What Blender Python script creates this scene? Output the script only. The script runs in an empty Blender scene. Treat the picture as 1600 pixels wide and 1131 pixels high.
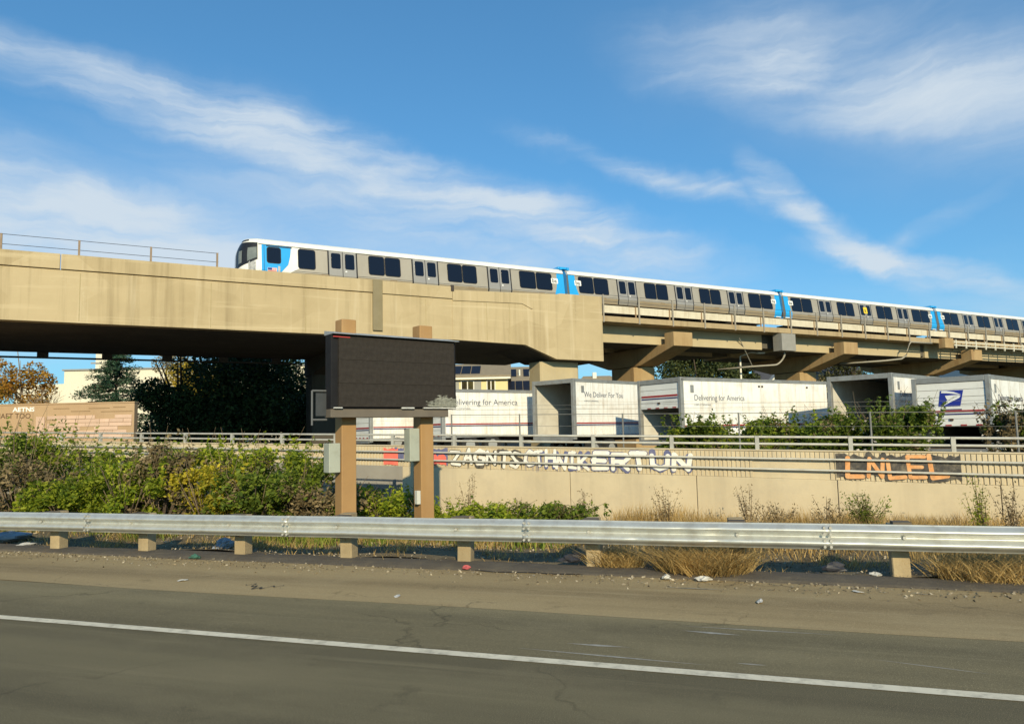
import bpy, math, random
import numpy as np
from mathutils import Vector, Matrix
random.seed(7); RNG = np.random.default_rng(7)
S = bpy.context.scene
COL = S.collection
R = math.radians

# ------------------------------------------------------------------ camera
cam_data = bpy.data.cameras.new('camera'); cam = bpy.data.objects.new('camera', cam_data); COL.objects.link(cam)
cam_data.sensor_fit = 'HORIZONTAL'; cam_data.sensor_width = 36.0; cam_data.lens = 1155.0/1600*36
cam_data.clip_start = 0.1; cam_data.clip_end = 9000
PITCH, ROLL, EYE = R(5.418), R(1.2374), 1.86
_f = Vector((0, math.cos(PITCH), math.sin(PITCH))); _u = Vector((0, -math.sin(PITCH), math.cos(PITCH))); _r = Vector((1, 0, 0))
_rr = _r*math.cos(ROLL) - _u*math.sin(ROLL); _uu = _u*math.cos(ROLL) + _r*math.sin(ROLL)
mw = Matrix(((_rr.x, _uu.x, -_f.x, 0), (_rr.y, _uu.y, -_f.y, 0), (_rr.z, _uu.z, -_f.z, EYE), (0, 0, 0, 1)))
cam.matrix_world = mw
S.camera = cam
S.render.resolution_x, S.render.resolution_y = 1024, 723
S.cycles.max_bounces = 5; S.cycles.diffuse_bounces = 3; S.cycles.glossy_bounces = 2; S.cycles.transmission_bounces = 2

# ------------------------------------------------------------------ sun, sky, exposure
SUN_EL, SUN_AZ = R(23), math.atan2(0.15, -0.989)
sun_dir = Vector((math.sin(SUN_AZ)*math.cos(SUN_EL), math.cos(SUN_AZ)*math.cos(SUN_EL), math.sin(SUN_EL)))
sd = bpy.data.lights.new('sun', 'SUN'); sd.energy = 5.0; sd.angle = R(0.55); sd.color = (1.0, 0.86, 0.58)
sun = bpy.data.objects.new('sun', sd); COL.objects.link(sun)
sun.rotation_euler = sun_dir.to_track_quat('Z', 'Y').to_euler(); sun.location = (0, 0, 40)
S.view_settings.view_transform = 'Standard'; S.view_settings.look = 'None'
S.view_settings.exposure = 0.0; S.view_settings.gamma = 1.0; S.view_settings.use_curve_mapping = False

W = bpy.data.worlds.new('World'); S.world = W; W.use_nodes = True
W.cycles.sampling_method = 'MANUAL'; W.cycles.sample_map_resolution = 512
wt = W.node_tree; wt.nodes.clear()
def wn(t, **k):
    n = wt.nodes.new(t)
    for a, b in k.items(): setattr(n, a, b)
    return n
def wl(a, b): wt.links.new(a, b)
def wmath(op, a, b=None, c=None, clamp=False):
    n = wn('ShaderNodeMath', operation=op, use_clamp=clamp)
    for i, x in enumerate((a, b, c)):
        if x is None: continue
        if isinstance(x, (int, float)): n.inputs[i].default_value = x
        else: wl(x, n.inputs[i])
    return n.outputs[0]
sky = wn('ShaderNodeTexSky', sky_type='NISHITA', sun_disc=False)
sky.sun_elevation = SUN_EL; sky.sun_rotation = SUN_AZ; sky.altitude = 50; sky.air_density = 1.0; sky.dust_density = 0.6; sky.ozone_density = 1.6
geo = wn('ShaderNodeTexCoord')
sep = wn('ShaderNodeSeparateXYZ'); wl(geo.outputs['Generated'], sep.inputs[0])
DX, DY, DZ = sep.outputs
az = wmath('MULTIPLY', wmath('ARCTAN2', DX, DY), 57.29578)
el = wmath('MULTIPLY', wmath('ARCSINE', DZ), 57.29578)
comb = wn('ShaderNodeCombineXYZ'); wl(az, comb.inputs[0]); wl(el, comb.inputs[1])
# wind-drawn distortion of the cloud coordinates
def wnoise(vec, scale, detail=4, rough=.55, dist=0, rot=0, sc=(1, 1, 1)):
    m = wn('ShaderNodeMapping'); m.inputs['Rotation'].default_value = (0, 0, R(rot)); m.inputs['Scale'].default_value = sc
    wl(vec, m.inputs['Vector'])
    n = wn('ShaderNodeTexNoise'); n.inputs['Scale'].default_value = scale; n.inputs['Detail'].default_value = detail
    n.inputs['Roughness'].default_value = rough; n.inputs['Distortion'].default_value = dist
    wl(m.outputs[0], n.inputs['Vector']); return n
d1 = wnoise(comb.outputs[0], .07, 3, .5)
d2 = wnoise(comb.outputs[0], .30, 4, .62)
def centred(n, amt):
    dv = wn('ShaderNodeVectorMath', operation='SUBTRACT'); wl(n.outputs['Color'], dv.inputs[0]); dv.inputs[1].default_value = (.5, .5, .5)
    ds = wn('ShaderNodeVectorMath', operation='MULTIPLY'); wl(dv.outputs[0], ds.inputs[0]); ds.inputs[1].default_value = amt; return ds.outputs[0]
dd = wn('ShaderNodeVectorMath', operation='ADD'); wl(comb.outputs[0], dd.inputs[0]); wl(centred(d1, (9, 5, 0)), dd.inputs[1])
de = wn('ShaderNodeVectorMath', operation='ADD'); wl(dd.outputs[0], de.inputs[0]); wl(centred(d2, (2.6, 1.5, 0)), de.inputs[1])
warped = de.outputs[0]
fine = wnoise(warped, .13, 5, .6, .3, rot=14, sc=(.32, 1.7, 1)).outputs['Fac']
wisp = wnoise(warped, .42, 5, .6, .3, rot=22, sc=(.22, 1.5, 1)).outputs['Fac']
def smooth(x, a, b):
    n = wn('ShaderNodeMapRange', interpolation_type='SMOOTHSTEP'); wl(x, n.inputs[0])
    n.inputs[1].default_value = a; n.inputs[2].default_value = b; n.inputs[3].default_value = 0; n.inputs[4].default_value = 1
    return n.outputs[0]
def band(acc, A, B, wu, wd, amount, soft=5.0):
    """adds a soft elongated streak of cirrus from A to B (azimuth, elevation in degrees), wu above and wd below its spine"""
    L = math.hypot(B[0]-A[0], B[1]-A[1]); tx, ty = (B[0]-A[0])/L, (B[1]-A[1])/L; sh = (wu-wd)*.8
    m = wn('ShaderNodeMapping', vector_type='TEXTURE'); wl(warped, m.inputs['Vector'])
    m.inputs['Location'].default_value = ((A[0]+B[0])/2-ty*sh, (A[1]+B[1])/2+tx*sh, 0); m.inputs['Rotation'].default_value = (0, 0, math.atan2(ty, tx)); m.inputs['Scale'].default_value = (L/2+soft, (wu+wd)*.85, 1)
    g = wn('ShaderNodeTexGradient', gradient_type='SPHERICAL'); wl(m.outputs[0], g.inputs[0])
    return wmath('MULTIPLY_ADD', g.outputs['Fac'], amount*1.25, acc)
BANDS = [  # (start, end, half width above, below, amount)
    ((-52, 25.4), (-26, 22.8), 2.0, 1.5, 1.1), ((-30, 23.2), (-6, 18.8), 2.1, 1.5, 1.15), ((-9, 19.0), (6, 16.3), 1.9, 1.8, 1.15), ((3, 16.6), (15, 12.6), 1.5, 2.0, .95),
    ((-30, 20.4), (8, 13.6), 2.6, 2.6, .46), ((-26, 25.2), (-12, 22.4), 1.4, 1.0, .30),
    ((-52, 19.0), (-27, 17.0), 1.6, 4.2, .95), ((-30, 16.8), (-16, 13.6), 1.0, 3.8, 1.0), ((-24, 12), (18, 10.5), 2.2, 4.5, .62), ((-50, 13), (-18, 12), 3, 5, .62),
    ((2.5, 22.4), (8, 20.4), .7, .7, .5), ((9, 19.8), (18.5, 15.9), .9, 1.0, .8), ((19.3, 17.2), (26, 11.4), 1.1, 1.1, 1.0), ((27, 12.0), (30.5, 13.2), .7, .6, .5), ((24, 12.0), (31.5, 10.0), .8, .9, .9),
    ((10, 27.8), (30, 22.0), 2.4, 2.4, .62), ((16, 31.5), (44, 18.0), 2.4, 3.2, .42), ((22, 25.5), (46, 14.5), 3.0, 2.8, .40), ((30, 33), (60, 26), 5, 4.5, .40), ((26, 9), (45, 8), 2, 3, .4),
]
tot = 0.0
for a, b, wu, wd_, am in BANDS: tot = band(tot, a, b, wu, wd_, am)
VEILS = [((-34, 19.0), (8, 12.0), 3.2, 3.4, .36), ((-55, 14), (-18, 12), 4, 5, .34), ((12, 28.5), (52, 15.5), 5.5, 6, .5), ((-70, 6.5), (70, 6.5), 5, 5, .30)]
veil = 0.0
for a, b, wu, wd_, am in VEILS: veil = band(veil, a, b, wu, wd_, am, 12.0)
veil = wmath('MULTIPLY', veil, wmath('MULTIPLY_ADD', fine, .9, .5))
gen = wmath('MULTIPLY', smooth(wnoise(warped, .022, 3, .55, 0, rot=14, sc=(.6, 1.6, 1)).outputs['Fac'], .52, .8), .35)   # thin cirrus everywhere else
tex = wmath('MULTIPLY', smooth(fine, .15, .80), wmath('MULTIPLY_ADD', smooth(wisp, .2, .8), .6, .45))
cover = wmath('ADD', wmath('MULTIPLY', tot, wmath('MULTIPLY_ADD', tex, 1.1, .10)), wmath('MULTIPLY', gen, tex))
cover = wmath('MULTIPLY', smooth(wmath('ADD', cover, wmath('MULTIPLY', veil, .7)), .0, 1.08), .92)
cover = wmath('MULTIPLY', cover, smooth(el, -1, 2))
gain = wn('ShaderNodeMix', data_type='RGBA', blend_type='MULTIPLY'); gain.inputs[0].default_value = 1.0
wl(sky.outputs[0], gain.inputs[6]); gain.inputs[7].default_value = (0.70, 0.93, 1.08, 1)
gam = wn('ShaderNodeGamma'); wl(gain.outputs[2], gam.inputs[0]); gam.inputs[1].default_value = .72
gn2 = wn('ShaderNodeMix', data_type='RGBA', blend_type='MULTIPLY'); gn2.inputs[0].default_value = 1.0; wl(gam.outputs[0], gn2.inputs[6]); gn2.inputs[7].default_value = (1.0, 1.74, 2.16, 1)
cm = wn('ShaderNodeMix', data_type='RGBA'); wl(cover, cm.inputs[0]); wl(gn2.outputs[2], cm.inputs[6]); cm.inputs[7].default_value = (6.6, 7.5, 8.3, 1)
bg = wn('ShaderNodeBackground'); wl(cm.outputs[2], bg.inputs[0]); bg.inputs[1].default_value = 0.1
wo = wn('ShaderNodeOutputWorld'); wl(bg.outputs[0], wo.inputs[0])

# ------------------------------------------------------------------ helpers
class MB:
    """collects faces; build() links them as ONE mesh object"""
    def __init__(s): s.v = []; s.f = []
    def poly(s, pts):
        b = len(s.v); s.v += [tuple(p) for p in pts]; s.f.append(tuple(range(b, b+len(pts)))); return s
    def box(s, x0, x1, y0, y1, z0, z1):
        b = len(s.v)
        s.v += [(x0,y0,z0),(x1,y0,z0),(x1,y1,z0),(x0,y1,z0),(x0,y0,z1),(x1,y0,z1),(x1,y1,z1),(x0,y1,z1)]
        s.f += [tuple(b+i for i in q) for q in ((0,3,2,1),(4,5,6,7),(0,1,5,4),(1,2,6,5),(2,3,7,6),(3,0,4,7))]; return s
    def prism(s, pts, lo, hi, axis='y'):
        """polygon pts extruded along axis: axis y -> pts are (x,z); axis x -> (y,z); axis z -> (x,y)"""
        n = len(pts); b = len(s.v)
        def P(p, t): return (p[0], t, p[1]) if axis == 'y' else (t, p[0], p[1]) if axis == 'x' else (p[0], p[1], t)
        s.v += [P(p, lo) for p in pts] + [P(p, hi) for p in pts]
        s.f.append(tuple(range(b, b+n))); s.f.append(tuple(range(b+2*n-1, b+n-1, -1)))
        s.f += [(b+i, b+n+i, b+n+(i+1) % n, b+(i+1) % n) for i in range(n)]; return s
    def tube(s, pts, r, n=8, r1=None, cap=True):
        pts = [Vector(p) for p in pts]; m = len(pts); b = len(s.v)
        for i, p in enumerate(pts):
            t = (pts[min(i+1, m-1)]-pts[max(i-1, 0)]).normalized()
            a = t.cross(Vector((0,0,1)) if abs(t.z) < .95 else Vector((1,0,0))).normalized(); c = t.cross(a)
            rr = r if r1 is None else r+(r1-r)*i/(m-1)
            for k in range(n):
                q = 2*math.pi*k/n; s.v.append(tuple(p+a*(rr*math.cos(q))+c*(rr*math.sin(q))))
        for i in range(m-1):
            for k in range(n):
                s.f.append((b+i*n+k, b+i*n+(k+1) % n, b+(i+1)*n+(k+1) % n, b+(i+1)*n+k))
        if cap: s.f.append(tuple(b+k for k in range(n))); s.f.append(tuple(b+(m-1)*n+k for k in reversed(range(n))))
        return s
    def grid(s, fn, nu, nv):
        b = len(s.v)
        for i in range(nu+1):
            for j in range(nv+1): s.v.append(tuple(fn(i/nu, j/nv)))
        for i in range(nu):
            for j in range(nv):
                a = b+i*(nv+1)+j; s.f.append((a, a+nv+1, a+nv+2, a+1))
        return s
    def mesh(s, name, m=None, smooth=False):
        me = bpy.data.meshes.new(name); me.from_pydata(s.v, [], s.f)
        import bmesh
        bm = bmesh.new(); bm.from_mesh(me); bmesh.ops.recalc_face_normals(bm, faces=bm.faces[:]); bm.to_mesh(me); bm.free()
        if smooth: me.polygons.foreach_set('use_smooth', [True]*len(me.polygons))
        if m: me.materials.append(m)
        me.update(); return me
    def build(s, name, m, parent=None, smooth=False, bevel=0, loc=(0,0,0), rz=0):
        o = link(name, s.mesh(name, m, smooth), parent, loc, rz)
        if bevel:
            b = o.modifiers.new('bevel', 'BEVEL'); b.width = bevel; b.segments = 2; b.limit_method = 'ANGLE'; b.angle_limit = R(40)
        return o
def link(name, me, parent=None, loc=(0,0,0), rz=0):
    o = bpy.data.objects.new(name, me); COL.objects.link(o); o.parent = parent; o.location = loc; o.rotation_euler = (0, 0, rz); return o
def tag(o, label=None, cat=None, group=None, kind=None):
    if label: o['label'] = label
    if cat: o['category'] = cat
    if group: o['group'] = group
    if kind: o['kind'] = kind
    return o
def thing(name, label, cat, loc=(0,0,0), rz=0, group=None):
    o = link(name, None, None, loc, rz); return tag(o, label, cat, group)
def rrect(x0, x1, z0, z1, r, n=4):
    pts = []
    for cx, cz, a in ((x1-r, z1-r, 0), (x0+r, z1-r, 90), (x0+r, z0+r, 180), (x1-r, z0+r, 270)):
        for k in range(n+1):
            q = R(a+90*k/n); pts.append((cx+r*math.cos(q), cz+r*math.sin(q)))
    return pts
def text_mesh(txt, size, m, ext=.003, off=0.0, sx=1.0, spacing=1.0):
    cu = bpy.data.curves.new('lettering', 'FONT'); cu.body = txt; cu.size = size; cu.extrude = ext; cu.offset = off; cu.space_character = spacing; cu.resolution_u = 3
    o = bpy.data.objects.new('lettering', cu); COL.objects.link(o)
    dg = bpy.context.evaluated_depsgraph_get(); me = bpy.data.meshes.new_from_object(o.evaluated_get(dg))
    bpy.data.objects.remove(o)
    co = np.empty(len(me.vertices)*3, np.float32); me.vertices.foreach_get('co', co); co = co.reshape(-1, 3)
    # stand the lettering up: x along, z up, facing -y
    new = np.stack([co[:,0]*sx, -co[:,2], co[:,1]], 1); me.vertices.foreach_set('co', new.ravel().astype(np.float32))
    me.materials.clear(); me.materials.append(m); me.update(); return me

# ------------------------------------------------------------------ materials
MATS = {}
def mat(name, c1, c2=None, scale=2.0, rough=.8, metal=0.0, bump=0.0, bscale=20.0, streak=None, spec=.4, grime=None, detail=6, stretch=(1,1,1), rnd=0.0, coat=0.0):
    """c1/c2 mixed by noise; streak=(colour, amount, scale) vertical run-off stains; grime=(colour, amount, scale) blotches; rnd = value change per object"""
    if name in MATS: return MATS[name]
    m = bpy.data.materials.new(name); m.use_nodes = True; t = m.node_tree; b = t.nodes['Principled BSDF']
    N = t.nodes.new; Lk = t.links.new
    b.inputs['Roughness'].default_value = rough; b.inputs['Metallic'].default_value = metal; b.inputs['Specular IOR Level'].default_value = spec; b.inputs['Coat Weight'].default_value = coat
    g = N('ShaderNodeNewGeometry'); pos = g.outputs['Position']
    def noise(sc, st=(1,1,1), det=detail, r=.6):
        mp = N('ShaderNodeMapping'); mp.inputs['Scale'].default_value = st; Lk(pos, mp.inputs['Vector'])
        n = N('ShaderNodeTexNoise'); n.inputs['Scale'].default_value = sc; n.inputs['Detail'].default_value = det; n.inputs['Roughness'].default_value = r
        Lk(mp.outputs[0], n.inputs['Vector']); return n.outputs['Fac']
    def ramp(fac, a, bb, amt=1.0):
        n = N('ShaderNodeMapRange'); n.inputs[1].default_value = a; n.inputs[2].default_value = bb; n.inputs[4].default_value = amt; Lk(fac, n.inputs[0]); return n.outputs[0]
    def mix(fac, a, bb):
        n = N('ShaderNodeMix'); n.data_type = 'RGBA'; 
        if isinstance(fac, float): n.inputs[0].default_value = fac
        else: Lk(fac, n.inputs[0])
        for i, x in ((6, a), (7, bb)):
            if isinstance(x, tuple): n.inputs[i].default_value = (*x, 1)
            else: Lk(x, n.inputs[i])
        return n.outputs[2]
    col = c1
    if c2: col = mix(ramp(noise(scale, stretch), .3, .7), c1, c2)
    if grime: col = mix(ramp(noise(grime[2], (1,1,1), 8, .7), .48, .72, grime[1]), col, grime[0])
    if streak: col = mix(ramp(noise(streak[2], (1,1,.06), 5), .5, .75, streak[1]), col, streak[0])
    if rnd:
        oi = N('ShaderNodeObjectInfo'); h = N('ShaderNodeHueSaturation')
        mr = N('ShaderNodeMapRange'); mr.inputs[3].default_value = 1-rnd; mr.inputs[4].default_value = 1+rnd; Lk(oi.outputs['Random'], mr.inputs[0]); Lk(mr.outputs[0], h.inputs['Value'])
        if isinstance(col, tuple): h.inputs['Color'].default_value = (*col, 1)
        else: Lk(col, h.inputs['Color'])
        col = h.outputs[0]
    if isinstance(col, tuple): b.inputs['Base Color'].default_value = (*col, 1)
    else: Lk(col, b.inputs['Base Color'])
    if bump:
        bn = N('ShaderNodeBump'); bn.inputs['Strength'].default_value = bump; bn.inputs['Distance'].default_value = .02
        Lk(noise(bscale, (1,1,1), 8, .65), bn.inputs['Height']); Lk(bn.outputs[0], b.inputs['Normal'])
    MATS[name] = m; return m
def leafmat(name, dark, light, trans=.35, rough=.6):
    if name in MATS: return MATS[name]
    m = bpy.data.materials.new(name); m.use_nodes = True; t = m.node_tree; b = t.nodes['Principled BSDF']; N = t.nodes.new; Lk = t.links.new
    g = N('ShaderNodeNewGeometry'); r = N('ShaderNodeValToRGB'); Lk(g.outputs['Random Per Island'], r.inputs[0])
    r.color_ramp.elements[0].color = (*dark, 1); r.color_ramp.elements[1].color = (*light, 1)
    n = N('ShaderNodeTexNoise'); n.inputs['Scale'].default_value = 1.3; Lk(g.outputs['Position'], n.inputs['Vector'])
    mr = N('ShaderNodeMapRange'); mr.inputs[1].default_value = .3; mr.inputs[2].default_value = .7; mr.inputs[3].default_value = .7; mr.inputs[4].default_value = 1.25; Lk(n.outputs['Fac'], mr.inputs[0])
    h = N('ShaderNodeHueSaturation'); Lk(r.outputs[0], h.inputs['Color']); Lk(mr.outputs[0], h.inputs['Value'])
    b.inputs['Roughness'].default_value = rough; b.inputs['Specular IOR Level'].default_value = .25; Lk(h.outputs[0], b.inputs['Base Color'])
    tr = N('ShaderNodeBsdfTranslucent'); Lk(h.outputs[0], tr.inputs['Color'])
    mx = N('ShaderNodeMixShader'); mx.inputs[0].default_value = trans; Lk(b.outputs[0], mx.inputs[1]); Lk(tr.outputs[0], mx.inputs[2])
    Lk(mx.outputs[0], t.nodes['Material Output'].inputs['Surface']); MATS[name] = m; return m

CONC = mat('girder_concrete', (.345,.272,.132), (.285,.222,.106), 1.1, .88, bump=.25, bscale=9, streak=((.40,.325,.18), .5, 1.6), grime=((.235,.185,.09), .45, .45))
CONC_PALE = mat('web_concrete', (.50,.41,.25), (.43,.35,.21), .8, .85, bump=.15, bscale=12, streak=((.40,.34,.24), .4, 2.2))
CONC_BROWN = mat('stained_pier_concrete', (.43,.30,.15), (.35,.235,.11), .9, .88, bump=.3, bscale=9, streak=((.24,.13,.055), .65, 2.4))
CONC_WALL = mat('wall_concrete', (.58,.485,.325), (.51,.42,.275), .7, .9, bump=.2, bscale=14, streak=((.36,.30,.21), .45, 2.0), grime=((.36,.31,.23), .4, 1.2))
CONC_GREY = mat('grey_concrete', (.30,.285,.25), (.24,.225,.20), 1.2, .9, bump=.2, bscale=14)
DECK = mat('deck_concrete', (.20,.185,.155), (.16,.145,.12), 1.4, .9)
GALV = mat('galvanised_steel', (.60,.61,.57), (.52,.53,.49), 2.0, .42, .5, spec=.5, streak=((.34,.32,.27), .5, 5), grime=((.33,.31,.27), .4, 6))
GALV_DULL = mat('weathered_galvanised_pipe', (.47,.46,.41), (.38,.37,.33), 5, .55, .15, grime=((.22,.18,.13), .35, 6))

def nodemat(name, rough=.9, spec=.3):
    m = bpy.data.materials.new(name); m.use_nodes = True; t = m.node_tree; b = t.nodes['Principled BSDF']
    b.inputs['Roughness'].default_value = rough; b.inputs['Specular IOR Level'].default_value = spec; MATS[name] = m
    N = t.nodes.new; Lk = t.links.new
    class K: pass
    k = K(); k.m, k.b, k.N, k.L = m, b, N, Lk
    def mapping(src, rot=0, sc=(1,1,1)):
        mp = N('ShaderNodeMapping'); mp.inputs['Rotation'].default_value = (0, 0, rot); mp.inputs['Scale'].default_value = sc; Lk(src, mp.inputs['Vector']); return mp.outputs[0]
    def noise(vec, sc, det=5, r=.6, dist=0):
        n = N('ShaderNodeTexNoise'); n.inputs['Scale'].default_value = sc; n.inputs['Detail'].default_value = det; n.inputs['Roughness'].default_value = r; n.inputs['Distortion'].default_value = dist; Lk(vec, n.inputs['Vector']); return n.outputs['Fac']
    def rng(fac, a, bb, lo=0.0, hi=1.0):
        n = N('ShaderNodeMapRange'); n.inputs[1].default_value = a; n.inputs[2].default_value = bb; n.inputs[3].default_value = lo; n.inputs[4].default_value = hi; Lk(fac, n.inputs[0]); return n.outputs[0]
    def mix(fac, a, bb):
        n = N('ShaderNodeMix'); n.data_type = 'RGBA'; Lk(fac, n.inputs[0])
        for i, x in ((6, a), (7, bb)):
            if isinstance(x, tuple): n.inputs[i].default_value = (*x, 1)
            else: Lk(x, n.inputs[i])
        return n.outputs[2]
    def mul(a, bb):
        n = N('ShaderNodeMath'); n.operation = 'MULTIPLY'
        for i, x in enumerate((a, bb)):
            if isinstance(x, float): n.inputs[i].default_value = x
            else: Lk(x, n.inputs[i])
        return n.outputs[0]
    k.mapping, k.noise, k.rng, k.mix, k.mul = mapping, noise, rng, mix, mul; return k
def asphalt(name, c, dark, light, crackamt=.6, crackscale=.3, agg=.5):
    k = nodemat(name, .93); g = k.N('ShaderNodeNewGeometry'); P = k.mapping(g.outputs['Position'], R(18.4))
    col = k.mix(k.rng(k.noise(k.mapping(P, 0, (.06, 1.1, 1)), 1.0, 6), .36, .64), tuple(x*1.08 for x in c), tuple(x*.86 for x in dark))                 # lengthwise wear
    col = k.mix(k.rng(k.noise(k.mapping(P, 0, (.5, .9, 1)), .8, 7, .65), .50, .75, 0, .7), col, light)     # dusty patches
    col = k.mix(k.rng(k.noise(k.mapping(P, 0, (.16, 3.5, 1)), 1.6, 4), .56, .74, 0, .6), col, light)       # thin drag streaks
    col = k.mix(k.rng(k.noise(P, 1.7, 5, .7), .60, .74, 0, .55), col, tuple(x*.55 for x in dark))            # oil spots
    a = k.noise(P, 120, 2, .8)
    col = k.mix(k.rng(a, .56, .70, 0, agg), col, tuple(min(1, x*1.9) for x in light)); col = k.mix(k.rng(a, .44, .30, 0, agg), col, tuple(x*.45 for x in dark))
    wob = k.N('ShaderNodeVectorMath'); wob.operation = 'ADD'; nz = k.N('ShaderNodeTexNoise'); nz.inputs['Scale'].default_value = 2.2; nz.inputs['Detail'].default_value = 6; k.L(P, nz.inputs['Vector'])
    k.L(P, wob.inputs[0]); sc = k.N('ShaderNodeVectorMath'); sc.operation = 'SCALE'; sc.inputs['Scale'].default_value = .9; k.L(nz.outputs['Color'], sc.inputs[0]); k.L(sc.outputs[0], wob.inputs[1])
    v = k.N('ShaderNodeTexVoronoi'); v.feature = 'DISTANCE_TO_EDGE'; v.inputs['Scale'].default_value = crackscale; k.L(wob.outputs[0], v.inputs['Vector'])
    cr = k.mul(k.rng(v.outputs['Distance'], .007, .001, 0, crackamt), k.rng(k.noise(P, .5, 3), .45, .6))
    col = k.mix(cr, col, tuple(x*.3 for x in dark))
    k.L(col, k.b.inputs['Base Color'])
    bn = k.N('ShaderNodeBump'); bn.inputs['Strength'].default_value = .55; bn.inputs['Distance'].default_value = .006; k.L(a, bn.inputs['Height']); k.L(bn.outputs[0], k.b.inputs['Normal'])
    return k.m
def girder_concrete(name):
    k = nodemat(name, .88); tc = k.N('ShaderNodeTexCoord'); P = tc.outputs['Object']
    col = k.mix(k.rng(k.noise(P, .7, 7, .62), .3, .7), (.46,.365,.215), (.385,.302,.172))
    bay = k.N('ShaderNodeTexVoronoi'); bay.inputs['Scale'].default_value = 1.0; bay.inputs['Randomness'].default_value = .55; k.L(k.mapping(P, 0, (.26, 0, .42)), bay.inputs['Vector'])
    sp = k.N('ShaderNodeSeparateColor'); k.L(bay.outputs['Color'], sp.inputs[0]); col = k.mix(k.rng(sp.outputs[0], 0, 1, 0, .55), col, (.53,.43,.265))   # pour-to-pour tone
    col = k.mix(k.rng(k.noise(k.mapping(P, 0, (1.2, 1, .05)), 1.5, 5), .50, .70, 0, .65), col, (.26,.20,.11))      # dark run-off
    col = k.mix(k.rng(k.noise(k.mapping(P, 0, (.9, 1, .04)), 2.4, 4), .58, .72, 0, .6), col, (.58,.49,.33))       # lime run-off
    lift = k.noise(k.mapping(P, 0, (.10, 1, 2.6)), 1.0, 5, .6, .4); col = k.mix(k.rng(lift, .57, .66, 0, .6), col, (.56,.46,.29))  # pale lift lines
    n2 = k.noise(k.mapping(P, 0, (.22, 1, .8)), 1.1, 7, .6); ab = k.N('ShaderNodeMath'); ab.operation = 'SUBTRACT'; k.L(n2, ab.inputs[0]); ab.inputs[1].default_value = .5
    a2 = k.N('ShaderNodeMath'); a2.operation = 'ABSOLUTE'; k.L(ab.outputs[0], a2.inputs[0]); col = k.mix(k.mul(k.rng(a2.outputs[0], .007, .001, 0, .5), k.rng(k.noise(P, .35, 2), .55, .7)), col, (.56,.48,.31))   # efflorescence along cracks
    k.L(col, k.b.inputs['Base Color'])
    bn = k.N('ShaderNodeBump'); bn.inputs['Strength'].default_value = .3; bn.inputs['Distance'].default_value = .03; k.L(k.noise(P, 5, 8, .7), bn.inputs['Height']); k.L(bn.outputs[0], k.b.inputs['Normal'])
    return k.m
CONC = girder_concrete('cast_girder_concrete')
# ------------------------------------------------------------------ ground, road, verge
RD = R(-18.4)                      # direction of the freeway
RC, RS = math.cos(RD), math.sin(RD)
def road(s, d, z=0.0):             # s along the road to the right, d away from the camera
    return (RC*s - RS*d, RS*s + RC*d, z)
# guardrail line: through (-2.54, 11.444)
GD = -RS*(-2.54) + RC*11.444       # distance of the posts
GS0 = RC*(-2.54) + RS*11.444
WDIST = 6.0
ASPH = asphalt('lane_asphalt', (.160,.134,.074), (.122,.102,.058), (.23,.19,.108), .45, .2, .7)
SHO = asphalt('shoulder_asphalt', (.345,.255,.128), (.275,.20,.10), (.42,.325,.175), .5, .3, .5)
MID = asphalt('shoulder_lane_asphalt', (.205,.168,.09), (.155,.128,.07), (.29,.24,.135), .5, .22, .6)
DIRT = mat('dry_soil', (.20,.15,.08), (.09,.07,.04), 2.2, .95, bump=.8, bscale=18, grime=((.30,.25,.15), .5, 3))
YARD = mat('yard_asphalt', (.07,.065,.055), (.05,.047,.04), .6, .95)
FIELD = mat('far_ground', (.075,.07,.04), (.05,.055,.027), .05, .95)
WHITE = mat('road_paint', (.80,.72,.54), (.66,.59,.44), 3, .7, grime=((.28,.25,.18), .75, 7))
g = MB(); g.poly([(-4000,-900,-1.2),(4000,-900,-1.2),(4000,5500,-1.2),(-4000,5500,-1.2)])
tag(g.build('ground', FIELD), kind='structure')
lane_edge = 7.55                    # where the lane asphalt meets the older shoulder
m = MB(); m.grid(lambda u, v: road(-260+520*u, -25+(lane_edge+25)*v + .03*math.sin(u*160)*(v > .99), 0), 200, 1)
tag(m.build('freeway_lane', ASPH), kind='structure')
m = MB(); m.grid(lambda u, v: road(-260+520*u, lane_edge-.4+(GD-.42-lane_edge+.4)*v, -.004), 60, 1)
tag(m.build('shoulder', SHO), kind='structure')
m = MB()                            # paler worn seam strip of the older asphalt lapping over the lane edge
m.grid(lambda u, v: road(-260+520*u, lane_edge+.0+.035*math.sin(u*410)+.05*math.sin(u*97)+(.3)*v, .004), 500, 1)
tag(m.build('shoulder_seam', SHO), kind='structure')
m = MB(); m.grid(lambda u, v: road(-260+520*u, 6.0+(lane_edge-6.0)*v, .002), 60, 1)
tag(m.build('shoulder_inner_strip', MID), kind='structure')
LN = 5.92
m = MB(); m.grid(lambda u, v: road(-260+520*u, LN+.125*v+.006*math.sin(u*300), .005), 300, 1)
tag(m.build('lane_line', WHITE), kind='structure')
FADE = mat('worn_paint_scrape', (.42,.40,.34), (.20,.185,.155), 14, .85)
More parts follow.
